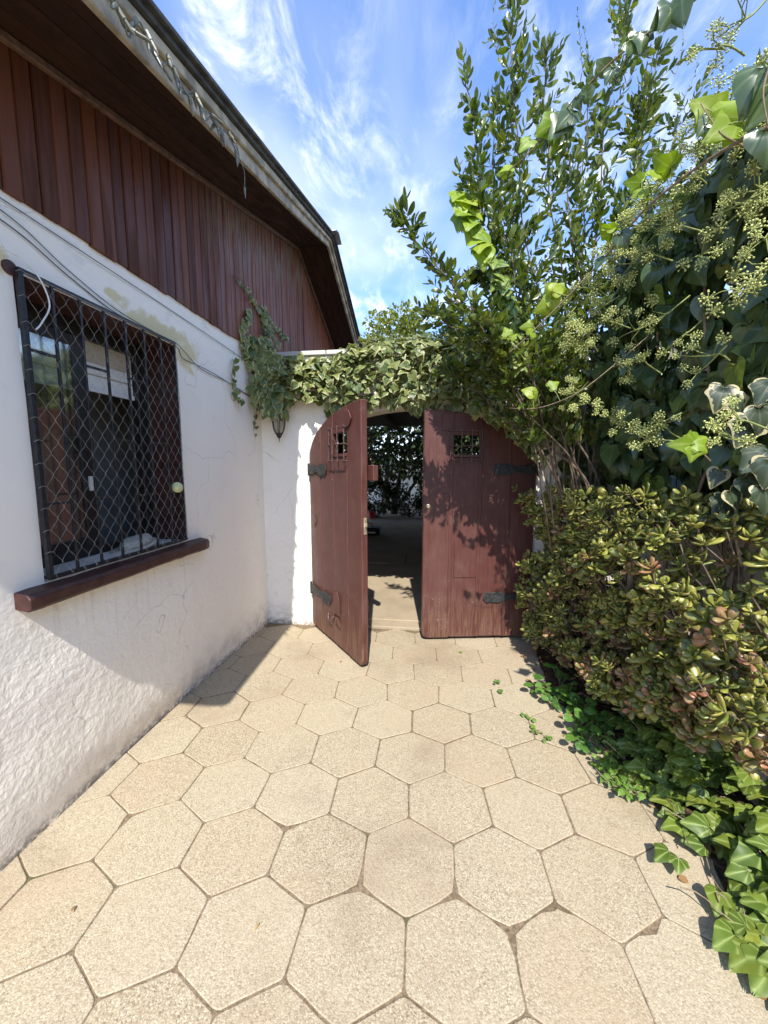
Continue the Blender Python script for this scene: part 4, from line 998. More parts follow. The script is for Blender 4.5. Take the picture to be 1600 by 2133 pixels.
# wall lantern in the corner
lan = empty('wall_lantern', (-1.36, 3.28, 1.76), 'black wall lantern with glass under the ivy in the corner', 'lantern')
LX, LY = -1.352, 3.275
mb = MB(); mb.tube(smooth_path([(LX, YG - 0.004, 2.03), (LX, YG - 0.05, 2.08), (LX, LY, 2.06), (LX, LY, 2.02)], 14), 0.008, 8); mb.build('bracket', M['iron'], lan, smooth=True)
mb = MB(); mb.lathe([(0.035, 0), (0.035, 0.012), (0.02, 0.02)], 14, Matrix.Translation((LX, YG - 0.003, 2.03)) @ Matrix.Rotation(R(90), 4, 'X')); mb.build('back_plate', M['iron'], lan)
mb = MB(); mb.lathe([(0.066, 1.985), (0.062, 2.0), (0.03, 2.022), (0.012, 2.032)], 6, Matrix.Translation((LX, LY, 0))); mb.build('cap', M['iron'], lan)
mb = MB(); mb.lathe([(0.010, 1.748), (0.018, 1.755), (0.026, 1.775), (0.034, 1.782), (0.034, 1.790), (0.028, 1.793)], 6, Matrix.Translation((LX, LY, 0))); mb.tube([(LX, LY, 1.75), (LX, LY, 1.715)], [0.005, 0.002], 6); mb.build('base_finial', M['iron'], lan)
for i in range(6):
    a = math.pi * i / 3; c_, s_ = math.cos(a), math.sin(a)
    mb = MB(); mb.tube([(LX + r_ * c_, LY + r_ * s_, z_) for r_, z_ in ((0.030, 1.785), (0.050, 1.83), (0.060, 1.90), (0.062, 1.988))], 0.0038, 5); mb.build('frame_bar', M['iron'], lan)
mb = MB(); mb.lathe([(0.027, 1.792), (0.046, 1.83), (0.056, 1.90), (0.058, 1.984)], 6, Matrix.Translation((LX, LY, 0))); mb.build('glass_shade', M['lamp_glass'], lan)

# ------------------------------------------------------------------ tall glossy-leaved shrub behind the jade
random.seed(31)
shrub = empty('tall_shrub', (0.98, 2.78, 0.03), 'tall many-stemmed glossy-leaved shrub rising above the gate against the sky', 'shrub')
items = []; twigs = MB()
B0 = Vector((1.08, 2.90, 0.03))
STEMS = [
 [(1195,1010,2.70),(1150,800,2.66),(1105,560,2.62),(1078,300,2.6),(1062,110,2.6),(1074,5,2.6)],
 [(1200,1010,2.75),(1182,700,2.78),(1148,400,2.78),(1128,110,2.76)],
 [(1205,1010,2.78),(1232,650,2.85),(1258,350,2.9),(1290,120,2.9),(1300,30,2.9)],
 [(1210,1010,2.80),(1280,620,2.9),(1330,300,2.95),(1372,90,2.95)],
 [(1205,1010,2.80),(1310,650,2.95),(1395,320,3.0),(1425,240,3.0)],
 [(1185,1010,2.66),(1120,800,2.58),(1045,560,2.52),(990,310,2.48),(966,165,2.46)],
 [(1180,1010,2.66),(1075,800,2.50),(965,620,2.3),(875,520,2.2),(826,442,2.15)],
 [(1180,1010,2.68),(1060,830,2.70),(955,700,2.8),(890,640,2.85)],
 [(1190,1010,2.70),(1095,680,2.52),(1020,450,2.46),(975,380,2.44)],
 [(1205,1010,2.78),(1200,750,2.9),(1212,450,2.95),(1225,160,2.95)],
 [(1172,1010,2.64),(1090,850,2.52),(1030,740,2.5),(990,690,2.5)],
 [(1212,1010,2.80),(1265,800,2.92),(1340,520,2.98),(1385,420,3.0)],
 [(1195,1010,2.72),(1140,720,2.7),(1060,520,2.68),(1030,330,2.66),(1020,230,2.66)],
 [(1200,1010,2.76),(1215,680,2.8),(1180,380,2.84),(1185,260,2.84)],
 [(1190,1010,2.70),(1120,760,2.62),(1080,640,2.55),(1000,560,2.5)],
 [(1206,1010,2.79),(1245,720,2.88),(1300,430,2.92),(1345,200,2.92)],
 [(1168,1010,2.62),(1060,880,2.75),(980,800,2.95),(930,760,3.0)],
 [(1175,1010,2.64),(1070,770,2.5),(960,690,2.4),(895,655,2.35)],
 [(1185,1010,2.62),(1085,730,2.4),(1000,655,2.2),(930,610,2.15)],
 [(1170,1010,2.66),(1085,800,2.8),(1000,765,2.92),(935,785,2.98)],
 [(1190,1010,2.68),(1110,720,2.66),(1030,600,2.6),(960,575,2.58)],
]
def leaf_twig(p0, d, L, nl, size, items, protos, mi=0, pitch=50, jitter=0.25, rad=0.0016, mbx=None, droop=0.0):
    d = d.normalized(); pts = [p0]; p = p0.copy(); dd = d.copy(); k = 5
    for i in range(k):
        dd = (dd + rv(0.26) + Vector((0, 0, 0.07 - droop))).normalized(); p = p + dd * (L / k); pts.append(p.copy())
    if mbx is not None: mbx.tube(pts, [rad * (1 - 0.6 * i / k) for i in range(k + 1)], 4, False)
    ang = random.uniform(0, 6.28)
    for i in range(nl):
        t = (i + 0.6) / nl; f = t * k; j = min(int(f), k - 1); q = pts[j].lerp(pts[j + 1], f - j); ax = (pts[j + 1] - pts[j]).normalized()
        ang += 2.4 + random.uniform(-.3, .3); o = ax.orthogonal().normalized(); o.rotate(Quaternion(ax, ang))
        pt = R(pitch * (1.15 - 0.5 * t) + random.uniform(-12, 12)); ld = ax * math.cos(pt) + o * math.sin(pt) + Vector((0, 0, 0.12))
        n_ = (ax * math.sin(pt) - o * math.cos(pt)) * -1 + rv(jitter) + Vector((0, 0, 0.3))
        s = size * random.uniform(0.55, 1.25) * (1 - 0.25 * t)
        if random.random() < .1: continue
        items.append((random.randrange(len(protos)), frame(q, ld, n_, s, random.uniform(.85, 1.15)), mi))
    return pts
for si, st in enumerate(STEMS):
    sx0 = (si * 37 % 17 - 8) * 7.5; st = [(st[0][0] + 12 + sx0, st[0][1], st[0][2] + .06 * ((si * 5) % 7 - 3) / 3)] + st[1:]
    pts = [B0 + Vector((random.uniform(-.14, .14), random.uniform(-.12, .12), 0))] + [at(*q) for q in st]
    pts[1:1] = [pts[0].lerp(pts[1], 0.5) + Vector((0.02, 0, 0)) + rv(.015)]
    path = smooth_path(pts, 60)
    path = [p + (0.012 + 0.05 * min(1, max(0, (p.z - 1.6) / .8))) * Vector((mnoise.noise((i * .17, si * 3.7, 0)), mnoise.noise((i * .17, si * 3.7, 5)), 0)) for i, p in enumerate(path)]
    r0 = random.uniform(0.006, 0.0125); mb = MB(); mb.tube(path, [r0 * (1 - 0.86 * (i / 60) ** 0.8) + 0.001 for i in range(61)], 6); mb.build('stem', M['bark_shrub'], shrub, smooth=True, fix=False)
    tot = sum((path[i + 1] - path[i]).length for i in range(60)); acc = 0; nxt = 0.95
    for i in range(60):
        seg = path[i + 1] - path[i]; acc += seg.length
        lo = proj(path[i]); 
        if acc < nxt: continue
        t = acc / tot; hz = path[i].z
        step = 0.041 if hz > 1.9 else 0.07
        nxt = acc + random.uniform(0.6, 1.3) * step
        if hz < 1.62: continue
        ax = seg.normalized(); o = ax.orthogonal().normalized(); o.rotate(Quaternion(ax, random.uniform(0, 6.28)))
        L = (0.10 + 0.46 * random.random() ** 1.6) * (1.08 - 0.66 * t) + 0.03
        d = ax * random.uniform(0.25, 0.9) + o * random.uniform(0.7, 1.2) + Vector((0, 0, 0.15))
        if hz < 1.9: L *= 0.8
        q_ = proj(path[i])
        if q_[0] < 1010: L *= 0.55
        leaf_twig(path[i], d, L, int(7 + L * 50), 0.066, items, P_SHRUB, mbx=twigs)
        if hz > 2.0 and random.random() < 0.6:
            o2 = -o + rv(.5); leaf_twig(path[i], ax * random.uniform(.5, 1) + o2 + Vector((0, 0, .2)), L * 0.8, int(6 + L * 46), 0.064, items, P_SHRUB, mbx=twigs)
    leaf_twig(path[-1], path[-1] - path[-2], 0.12, 12, 0.055, items, P_SHRUB, mbx=twigs)
# sparse wispy tips
for (x, y, Y, dx_, dz_) in [(1215,90,2.95,-.1,.3),(1240,110,2.95,-.2,.3),(1410,180,3.,.1,.3),(1432,170,3.0,.12,.3),(1475,190,2.9,.1,.25),(1405,100,2.9,.05,.3),(1280,40,2.9,0,.3),(1040,60,2.6,0,.3)]:
    leaf_twig(at(x, y + 60, Y), Vector((dx_, 0, dz_)), 0.3, 12, 0.035, items, P_SHRUB, mbx=twigs)
o = twigs.build('twigs', M['bark_shrub'], shrub, fix=False); o['kind'] = 'stuff'
plant_leaves(shrub, P_SHRUB, items, [M['shrub_leaf']], 300)

# ------------------------------------------------------------------ large-leaved ivy over the boundary wall
random.seed(77)
ivy = empty('wall_ivy', (1.6, 1.4, 0.05), 'large-leaved dark ivy with pale flower heads hanging over the boundary wall', 'ivy')
def ivy_top(y):
    return 2.95 - 0.10 * max(0, y - 2.2) - 0.75 * max(0, y - 2.75) + 0.06 * mnoise.noise((y * 3, 0, 1))
def ivy_bot(y): return 1.28 + 0.05 * mnoise.noise((y * 3, 5, 1)) + 0.05 * max(0, y - 2.0)
def ivy_x(y, z):
    x = 1.17 + 0.10 * mnoise.noise((y * 1.6, z * 1.6, 2)) + 0.05 * mnoise.noise((y * 5, z * 5, 2))
    x += 0.0
    x -= 0.13 * max(0.0, min(1.0, (y - 2.1) / 0.5))
    t = (z - ivy_bot(y)) / (ivy_top(y) - ivy_bot(y)); x += 0.30 * max(0, t - 0.72) ** 1.3 * 2.2 + 0.35 * max(0, 0.18 - t) * 2.0
    if y > 2.5: x += 0.6 * (y - 2.5) ** 2
    return x
items = []
for layer, (cnt, dep) in enumerate(((760, 0.03), (700, 0.12), (640, 0.24), (520, 0.40))):
    for i in range(cnt):
        y = random.uniform(0.35, 2.95); zt, zb = ivy_top(y), ivy_bot(y); z = random.uniform(zb, zt); x = ivy_x(y, z) + dep * random.uniform(0.3, 1.4)
        if y < 1.25 and z < 2.25 - 0.9 * max(0, y - 0.9): continue  # out-of-view near end kept only high up, shaped to shade the ivy beyond
        if y < 1.35: x += 0.16
        elif z > 2.35: x -= 0.08 * random.random()
        t = (z - zb) / (zt - zb)
        out = Vector((-1.0, -0.15, 0.25 + 0.9 * max(0, t - 0.7) * 2)) + rv(0.75)
        dn = Vector((random.uniform(-.3, .1), random.uniform(-.7, .6), -1.0)) + rv(.5)
        if t > 0.9 and random.random() < .5: dn = Vector((-.6, random.uniform(-.5, .5), random.uniform(-.4, .6)))
        s = random.uniform(0.07, 0.165); p = Vector((x, y, z)) - dn.normalized() * s * 0.3
        items.append((random.choices((0, 1, 2, 3), (5, 3, 1.2, 2))[0], frame(p, dn, out, s, random.uniform(.85, 1.1)), 1 if random.random() < .07 else 0))
for i in range(330):
    x = random.uniform(.93, 1.75); z = random.uniform(1.15, 2.35) ; dn = Vector((random.uniform(-.5, .5), -.2, -1)) + rv(.3); s = random.uniform(.08, .14)
    if x < 1.0 and z < 1.75: continue
    items.append((random.choices((0, 1, 2, 3), (5, 3, 1.2, 2))[0], frame(Vector((x, YG - .03 - .14 * random.random(), z)), dn, Vector((-.2, -1, .25)) + rv(.5), s, 1.0), 0))
plant_leaves(ivy, P_IVY, items, [M['ivy_leaf'], M['ivy_young']], 300)
mb = MB()
for i in range(26):
    y = random.uniform(1.0, 2.9); z0 = random.uniform(0.1, 1.2); x = random.uniform(1.45, 1.72)
    pts = [Vector((x, y, max(0.03, z0 - 1)))]; 
    for k in range(6): pts.append(pts[-1] + Vector((random.uniform(-.10, .06), random.uniform(-.12, .12), random.uniform(.25, .45))))
    mb.tube(smooth_path(pts, 18), random.uniform(.004, .011), 5, False)
o = mb.build('vine_stems', M['vine_stem'], ivy, smooth=True, fix=False); o['kind'] = 'stuff'
# flower heads: a ball of little stalked buds
def umbel_mesh(seed):
    rr = random.Random(seed); m_ = MB(); n_ = 22
    for i in range(n_):
        z = 1 - 1.7 * (i + .5) / n_; a = i * 2.399; r_ = math.sqrt(max(0, 1 - z * z)); d = Vector((r_ * math.cos(a), r_ * math.sin(a), z + .1)).normalized(); L = rr.uniform(.8, 1.05)
        m_.tube([d * .05, d * L * .8], [.030, .034], 3, False)
        c = d * L; s_ = rr.uniform(.15, .20)
        m_.add([c + Vector(q) * s_ for q in ((1,0,0),(-1,0,0),(0,1,0),(0,-1,0),(0,0,1),(0,0,-1))], [(0,2,4),(2,1,4),(1,3,4),(3,0,4),(2,0,5),(1,2,5),(3,1,5),(0,3,5)])
    return m_.mesh('flower_head', M['umbel'], smooth=True, fix=False)
UM = [umbel_mesh(i) for i in range(3)]
stalks = MB(); heads = 0
SPRAYS = [  # pixel, distance X or Y plane, spread, heads
 (1545,45,1.55,7),(1490,95,1.6,4),(1575,140,1.5,6),(1455,310,1.75,8),(1470,270,1.75,6),(1560,290,1.55,5),(1590,255,1.5,4),(1520,210,1.6,4),
 (1410,330,1.85,6),(1440,370,1.8,8),(1545,440,1.5,8),(1580,400,1.45,7),(1590,500,1.4,6),(1460,530,1.65,5),(1345,440,1.95,8),(1370,480,1.9,9),(1400,460,1.85,9),
 (1310,470,2.05,6),(1300,520,2.05,9),(1330,520,1.95,8),(1265,545,2.15,7),(1290,590,2.1,7),(1235,600,2.2,6),(1250,640,2.2,7),(1210,690,2.25,7),(1195,720,2.25,8),(1230,705,2.2,7),(1180,660,2.3,5),
 (1270,670,2.1,5),(1320,690,2.0,5),(1370,670,1.9,4),(1420,700,1.8,3),(1335,745,1.95,5),(1310,760,1.95,4),(1200,820,2.2,7),(1215,835,2.15,5),(1270,870,2.0,6),(1295,880,1.95,7),(1355,900,1.85,7),(1345,915,1.85,5),(1385,880,1.8,4),
 (1500,905,1.5,7),(1530,870,1.45,4),(1480,740,1.6,3),(1450,780,1.65,3),(1575,620,1.4,4),(1595,560,1.4,4),(1530,600,1.5,3)]
for (px, py, Y, n_) in SPRAYS:
    c = at(px, py, Y); back = c + Vector((random.uniform(.04, .12), random.uniform(-.08, .10), random.uniform(-.08, .10)))
    stalks.tube(smooth_path([back, back.lerp(c, .6) + rv(.01), c], 6), [.0036, .0034, .0032, .003, .0028, .0026, .0024], 5, False)
    for k in range(n_):
        q = c + Vector((random.uniform(-.08, .05), random.uniform(-.085, .085), random.uniform(-.07, .075)))
        stalks.tube([c.lerp(back, random.uniform(0, .35)), c.lerp(q, .5) + rv(.006), q], [.0021, .0018, .0016], 4, False)
        e = Quaternion(rv(1).normalized(), random.uniform(0, 3.1)).to_matrix().to_4x4()
        link('flower_head', UM[k % 3], ivy, Matrix.Translation(q) @ e @ Matrix.Scale(random.uniform(.016, .027), 4)); heads += 1
o = stalks.build('flower_stalks', M['stalk'], ivy, smooth=True, fix=False); o['kind'] = 'stuff'

# long runners swinging out from the ivy, with young yellow-green leaves
def runner(path_px, r0, leaf_spec, label, name='ivy_runner', ymat='lime_leaf', protos=P_LOBED):
    pts = [at(*q) for q in path_px]; path = smooth_path(pts, 40); e = empty(name, tuple(path[0]), label, 'vine')
    m_ = MB(); m_.tube(path, [r0 * (1 - .6 * i / 40) for i in range(41)], 6); m_.build('stem', M['vine_stem'], e, smooth=True, fix=False)
    its = []; mats = [M[ymat], M['ivy_leaf']]
    pet = MB()
    for (px, py, Y, size, dirx, dirz, young) in leaf_spec:
        tgt = at(px, py, Y); near = min(path, key=lambda p: (p - tgt).length)
        view = (tgt - CAMP).normalized(); d = C_R * dirx + C_U * dirz + rv(.15)
        pr = random.randrange(len(protos)); m4 = frame(tgt - d.normalized() * size * .45, d, -view + rv(.5) + Vector((0, 0, .35)), size)
        its.append((pr, m4, 0 if young else 1)); pet.tube([near, near.lerp(m4.to_translation(), .5) + rv(.006), m4.to_translation()], .0014, 4, False)
    plant_leaves(e, protos, its, mats, 300)
    pet.build('petioles', M['stalk'], e, fix=False)['kind'] = 'stuff'
    return e
runner([(1600,-130,1.45),(1540,-75,1.5),(1440,5,1.58),(1290,115,1.72),(1180,225,1.85),(1110,310,1.95),(1040,372,2.05)], 0.0055,
 [(1395,30,1.6,.10,-.5,-1,0),(1420,15,1.58,.11,.1,-1,0),(1375,40,1.62,.08,-.6,-.8,0),(1340,80,1.66,.07,-.2,-1,0),(1325,95,1.68,.07,.8,-.4,0),(1270,155,1.72,.06,-.5,-.8,0),(1255,135,1.75,.06,-.6,.5,0),(1205,215,1.8,.05,.3,-1,0),
  (1180,245,1.85,.10,-.7,-.8,0),(1165,262,1.87,.11,-.8,-.7,0),(1140,265,1.9,.10,-.7,-.7,1),(1095,300,1.96,.075,-.6,-.6,1),(1055,350,2.03,.06,-.9,-.2,1),(1045,362,2.04,.045,-1,-.1,1),(1230,190,1.78,.06,.7,.5,0)],
 'upper long ivy runner arching across the sky in front of the tall shrub')
runner([(1600,265,1.35),(1530,300,1.45),(1430,365,1.6),(1340,440,1.75),(1265,530,1.9),(1190,610,2.0),(1110,690,2.1),(1060,735,2.15)], 0.006,
 [(1380,340,1.66,.085,-.7,.5,1),(1370,360,1.68,.06,.8,.5,1),(1320,380,1.75,.065,-.8,.1,1),(1340,395,1.72,.06,.8,.7,1),(1260,480,1.86,.075,-.9,.6,1),(1275,470,1.85,.06,.7,.7,1),(1150,605,2.04,.10,-.6,.7,1),(1135,640,2.05,.10,-.8,-.4,1),(1165,600,2.02,.08,.8,.5,1),(1155,635,2.04,.07,.2,-1,1),
  (1098,680,2.1,.065,-1,-.1,1),(1110,690,2.1,.055,.6,.8,1),(1055,690,2.15,.055,-.4,.8,1),(1070,700,2.14,.05,.7,.6,1),(1250,545,1.9,.07,-.6,-.8,0),(1300,500,1.8,.07,.5,-1,0)],
 'lower long ivy runner with bright young leaves slanting down before the shrub')
runner([(1350,700,1.9),(1280,760,1.9),(1200,820,1.95),(1120,850,2.0),(1060,850,2.1)], 0.003,
 [(1100,815,2.0,.065,-.7,.5,1),(1112,825,2.0,.05,.5,-.8,1),(1155,800,1.98,.055,.7,.5,1),(1085,845,2.05,.04,-.6,-.5,1)],
 'short ivy runner with four young leaves in front of the gate top')
runner([(1480,960,1.45),(1455,935,1.42),(1440,925,1.4)], 0.0025,
 [(1430,925,1.40,.085,-1,-.1,1),(1455,915,1.41,.075,.8,.4,1),(1445,940,1.40,.07,-.2,-1,1),(1465,935,1.42,.06,.9,-.3,1)],
 'bright yellow-green ivy shoot tip glowing in the dark wall ivy')
runner([(1600,330,1.5),(1540,300,1.5),(1500,275,1.5),(1460,215,1.55)], 0.004,
 [(1475,225,1.55,.11,-.8,.4,1),(1500,235,1.53,.11,-.6,.7,1),(1530,245,1.5,.13,-.9,.1,1),(1510,265,1.5,.12,-.8,-.5,1),(1470,260,1.54,.07,-.6,-.8,0)],
 'ivy shoot with broad sunlit green leaves at the top right edge')
# big shaded hanging leaves close to the lens, at the right edge
runner([(1640,60,1.3),(1610,120,1.3),(1590,190,1.3),(1600,260,1.3)], 0.004,
 [(1575,180,1.35,.13,-.3,-1,0),(1592,215,1.35,.13,-.5,-.9,0),(1603,300,1.35,.11,.1,-1,0)],
 'ivy runner with broad drooping grey-green leaves at the upper right edge', protos=P_IVY[:2])

# lime climbing shoot at the left side of the shrub
random.seed(5)
ls = empty('lime_shoot', tuple(at(1075, 700, 2.4)), 'bright lime green leafy shoot curling up left of the tall shrub', 'vine')
pp = smooth_path([at(1085, 760, 2.45), at(1065, 650, 2.42), at(1035, 570, 2.4), at(1000, 500, 2.4), at(968, 430, 2.4), at(958, 402, 2.4)], 40)
mb = MB(); mb.tube(pp, [.006 - .004 * i / 40 for i in range(41)], 6); mb.build('stem', M['vine_stem'], ls, smooth=True, fix=False)
items = []
for i in range(70):
    t = (i + .5) / 70; p = pp[int(t * 40)]; top = t > .55
    side = C_R * random.uniform(-1, .9) - C_F * random.uniform(0.1, .9); d = side * (.55 if top else .8) - C_U * random.uniform(.4, 1.0) + rv(.2); s_ = (.125 if top else .085) * random.uniform(.75, 1.15)
    items.append((random.choice((0, 2, 4, 5)), frame(p + side.normalized() * .012, d, -C_F + side * .8 + Vector((0, 0, .6)) + rv(.3), s_), 0 if t > .5 else 1))
plant_leaves(ls, P_LOBED + [P_IVY[0], P_IVY[1]], items, [M['lime_leaf'], M['ground_ivy_leaf']], 300)

# ------------------------------------------------------------------ jade bush
random.seed(12)
jade = empty('jade_bush', (1.25, 2.0, 0.05), 'dense jade bush with plump green and reddish leaves along the path', 'bush')
def jade_zt(y): return 1.36 + 0.05 * mnoise.noise((y * 2.5, 0, 8)) + 0.06 * mnoise.noise((y * 8, 0, 8)) - 0.10 * max(0, y - 2.9)
def jade_zb(y): return 0.58 - 0.46 * max(0, min(1, (y - 1.15) / 1.1)) + 0.04 * mnoise.noise((y * 6, 3, 8))
def jade_x(y, z):
    x = 0.99 - 0.12 * max(0, min(1, (y - 1.5) / 1.0)) - 0.13 * max(0, min(1, (y - 2.5) / .5)) + 0.15 * mnoise.noise((y * 2.6, z * 2.6, 6)) + 0.07 * mnoise.noise((y * 7, z * 7, 6))
    t = (z - jade_zb(y)) / (jade_zt(y) - jade_zb(y)); x += 0.26 * max(0, t - 0.78) ** 1.4 * 3.0 + 0.25 * max(0, 0.2 - t)
    return x
items = []; tips = []; jtw = MB()
for layer, (cnt, dep) in enumerate(((400, 0.0), (430, 0.09), (420, 0.20), (380, 0.36))):
    for i in range(cnt):
        y = 1.17 + 2.08 * random.random() ** 0.85; zb, zt = jade_zb(y), jade_zt(y); z = random.uniform(zb, zt)
        gapn = mnoise.noise((y * 3.2, z * 3.2, 14))
        if gapn > 0.34 and layer < 3: continue
        x = jade_x(y, z) + dep * random.uniform(.4, 1.3)
        if x > 1.70: continue
        t = (z - zb) / (zt - zb); c = Vector((x, y, z))
        ax = (Vector((-0.75, -0.35, 0.55 + 0.5 * t)) + rv(.55)).normalized()
        nl = random.randint(6, 9); ang = random.uniform(0, 6.28); near = 1.0
        red = 0.04 + 0.38 * max(0, 1 - t * 1.5) * (1 if y < 2.3 else .4)
        mi = 1 if random.random() < red else 0
        base = c - ax * 0.03; stem0 = base - ax * random.uniform(.04, .07) + Vector((.035, 0, -.035)) + rv(.02)
        if layer < 3: jtw.tube([stem0, base, c - ax * .005], [.0032, .003, .0025], 4, False)
        sz0 = random.uniform(.034, .062) * near
        for k in range(nl):
            f = k / nl; ang += 1.571 + (0.785 if k % 2 == 0 and k else 0) + random.uniform(-.15, .15)
            o = ax.orthogonal().normalized(); o.rotate(Quaternion(ax, ang)); pt = R(88 - 62 * f + random.uniform(-10, 10))
            ld = ax * math.cos(pt) + o * math.sin(pt); n_ = ax * math.sin(pt) - o * math.cos(pt)
            s = sz0 * (1.15 - 0.62 * f) * random.uniform(.85, 1.15)
            items.append((random.randrange(3), frame(c - ax * (.022 * (1 - f)), ld, n_, s, random.uniform(.9, 1.2)), mi))
plant_leaves(jade, P_JADE, items, [M['jade_leaf'], M['jade_leaf_red']], 300)
o = jtw.build('twigs', M['bark_shrub'], jade, fix=False); o['kind'] = 'stuff'
def limb(pts, r0, r1, parent, mat='bark_jade', name='branch', n=22, sides=9):
    path = smooth_path(pts, n); m_ = MB(); m_.tube(path, [r0 + (r1 - r0) * (i / n) + 0.12 * r0 * mnoise.noise((i * .5, r0 * 300, 1)) for i in range(n + 1)], sides); return m_.build(name, M[mat], parent, smooth=True, fix=False)
T = lambda px, py, X: atx(px, py, X)
limb([(1.42, 1.70, 0.03), (1.33, 1.66, .30), T(1440, 1400, 1.12), T(1432, 1310, 1.10), T(1425, 1270, 1.12)], 0.034, 0.018, jade, name='trunk')
limb([T(1440, 1395, 1.13), T(1480, 1300, 1.16), T(1500, 1230, 1.18)], 0.028, 0.012, jade)
limb([T(1428, 1300, 1.10), T(1400, 1240, 1.05), T(1375, 1200, 1.02)], 0.016, 0.008, jade)
limb([T(1425, 1320, 1.09), T(1395, 1280, 1.03), T(1375, 1265, 1.0)], 0.011, 0.006, jade)
limb([T(1440, 1390, 1.12), T(1400, 1370, 1.12), T(1370, 1330, 1.10), T(1330, 1290, 1.08)], 0.022, 0.009, jade)
limb([(1.2, 2.35, .04), (1.16, 2.33, .4), (1.10, 2.25, .75), (1.05, 2.15, 1.05)], 0.036, 0.012, jade, name='trunk')
limb([(1.15, 2.33, .45), (1.05, 2.5, .75), (.98, 2.7, 1.0)], 0.022, 0.008, jade)
limb([T(1560, 1120, 1.25), T(1450, 1130, 1.2), T(1400, 1150, 1.12), T(1385, 1175, 1.1)], 0.011, 0.007, jade)
limb([T(1390, 1270, 1.0), T(1340, 1275, .98), T(1310, 1285, .97)], 0.008, 0.005, jade)
limb([T(1470, 1300, 1.1), T(1495, 1310, 1.0), T(1510, 1300, .97)], 0.009, 0.006, jade)

# ------------------------------------------------------------------ variegated ivy over the gateway
random.seed(44)
vi = empty('gate_ivy', (-1.5, 3.3, 1.9), 'pale variegated ivy trailing over the gateway arch and wall corner', 'ivy')
items = []
def vleaf(p, out, dn, s): items.append((random.choices((0, 1, 2, 3, 4, 5), (1.5, 2, 4, 2, 3, 2))[0], frame(p - Vector(dn).normalized() * s * .3, dn, out, s, random.uniform(.8, 1.15)), 0))
def fr_low(x): return 2.045 + 0.06 * mnoise.noise((x * 2.3, 0, 3)) + 0.05 * mnoise.noise((x * 8, 0, 3)) - 0.05 * max(0, x - 0.1) - 0.62 * max(0, min(.85, x) - 0.38)
def fr_top(x): return 2.43 + 0.10 * max(0, min(1, (x + .9) / .4)) + 0.06 * mnoise.noise((x * 3.5, 4, 3))
for layer, (cnt, dep) in enumerate(((540, .13), (520, .06), (380, 0.02))):
    for i in range(cnt):
        x = random.uniform(-1.45, 1.15); z0, z1 = fr_low(x), fr_top(x)
        if x < -.8: z0 += .04 * min(1, (x + 1.45)); 
        z = z0 + (z1 - z0) * random.random() ** 0.9; t = (z - z0) / (z1 - z0)
        b = math.sin(math.pi * min(1, .25 + .75 * t)) * .10
        p = Vector((x, YG - dep - b * random.uniform(.4, 1.1), z))
        vleaf(p, Vector((0, -1, .45 + t)) + rv(.9), Vector((random.uniform(-.9, .9), -.35, -.7 + .5 * t)) + rv(.6), random.uniform(.04, .098))
for i in range(330):       # top of the wall
    x = random.uniform(-1.0, 1.2); vleaf(Vector((x, random.uniform(YG - .12, YG + .22), fr_top(x) + random.uniform(-.05, .07))), Vector((0, -.4, 1)) + rv(.5), Vector((random.uniform(-1, 1), -.5, .1)) + rv(.4), random.uniform(.05, .085))
for i in range(190):       # spill over the right shoulder of the arch
    u = random.random(); px = 985 + 150 * u; py = 835 + 20 * u + random.random() * (25 + 95 * u ** 1.5)
    vleaf(at(px, py, random.uniform(3.02, 3.2)), Vector((-.1, -1, .4)) + rv(.7), Vector((random.uniform(-.5, .5), -.2, -1)) + rv(.4), random.uniform(.05, .085))
for i in range(110):        # hanging fringe leaves below the arch edge
    x = random.uniform(-.95, .85); z = fr_low(x) - random.uniform(.0, .09); vleaf(Vector((x, YG - random.uniform(.03, .12), z)), Vector((0, -1, .1)) + rv(.4), Vector((random.uniform(-.3, .3), -.1, -1)), random.uniform(.05, .085))
for i in range(330):       # the corner column against the house
    z = 1.93 + .62 * random.random(); wdt = .30 * (1 - .55 * max(0, (z - 2.2) / .35)) * random.uniform(.6, 1.05); x = XW + .05 + wdt * random.random()
    if z < 2.0: x = XW + .10 + .2 * random.random()
    yy = 3.34 - .20 * (1 - (x - XW) / .42) * random.uniform(.4, 1.2) - .03
    vleaf(Vector((x, yy, z)), Vector((.5, -1, .3)) + rv(.5), Vector((random.uniform(-.4, .4), -.2, -1)) + rv(.3), random.uniform(.05, .085))
def sprig(pts, n_, s0, s1):
    path = smooth_path(pts, 20); m_ = MB(); m_.tube(path, .003, 5, False); m_.build('sprig_stem', M['vine_stem'], vi, smooth=True, fix=False)
    for i in range(n_):
        t = (i + .5) / n_; p = path[int(t * 20)]; vleaf(p + Vector((.012, 0, 0)) + rv(.018), Vector((1, -.6, .4)) + rv(.5), Vector((random.uniform(-.2, .3), random.uniform(-.6, .6), -.8)) + rv(.3), s0 + (s1 - s0) * t)
XS = XW + .03
sprig([atx(560, 720, XS), atx(545, 660, XS), atx(520, 620, XS), atx(493, 575, XS)], 22, .06, .04)
sprig([atx(575, 720, XS + .03), atx(545, 645, XS), atx(570, 680, XS), atx(597, 708, XS)], 34, .05, .05)
sprig([atx(510, 740, XS), atx(505, 690, XS), atx(520, 650, XS)], 30, .07, .06)
sprig([atx(560, 740, XS + .04), atx(555, 690, XS + .02), atx(545, 650, XS)], 34, .07, .055)
sprig([atx(505, 840, XS), atx(490, 825, XS), atx(483, 780, XS), atx(490, 745, XS)], 15, .05, .045)
sprig([at(535, 850, 3.25), at(530, 885, 3.25), at(527, 905, 3.25)], 5, .05, .03)
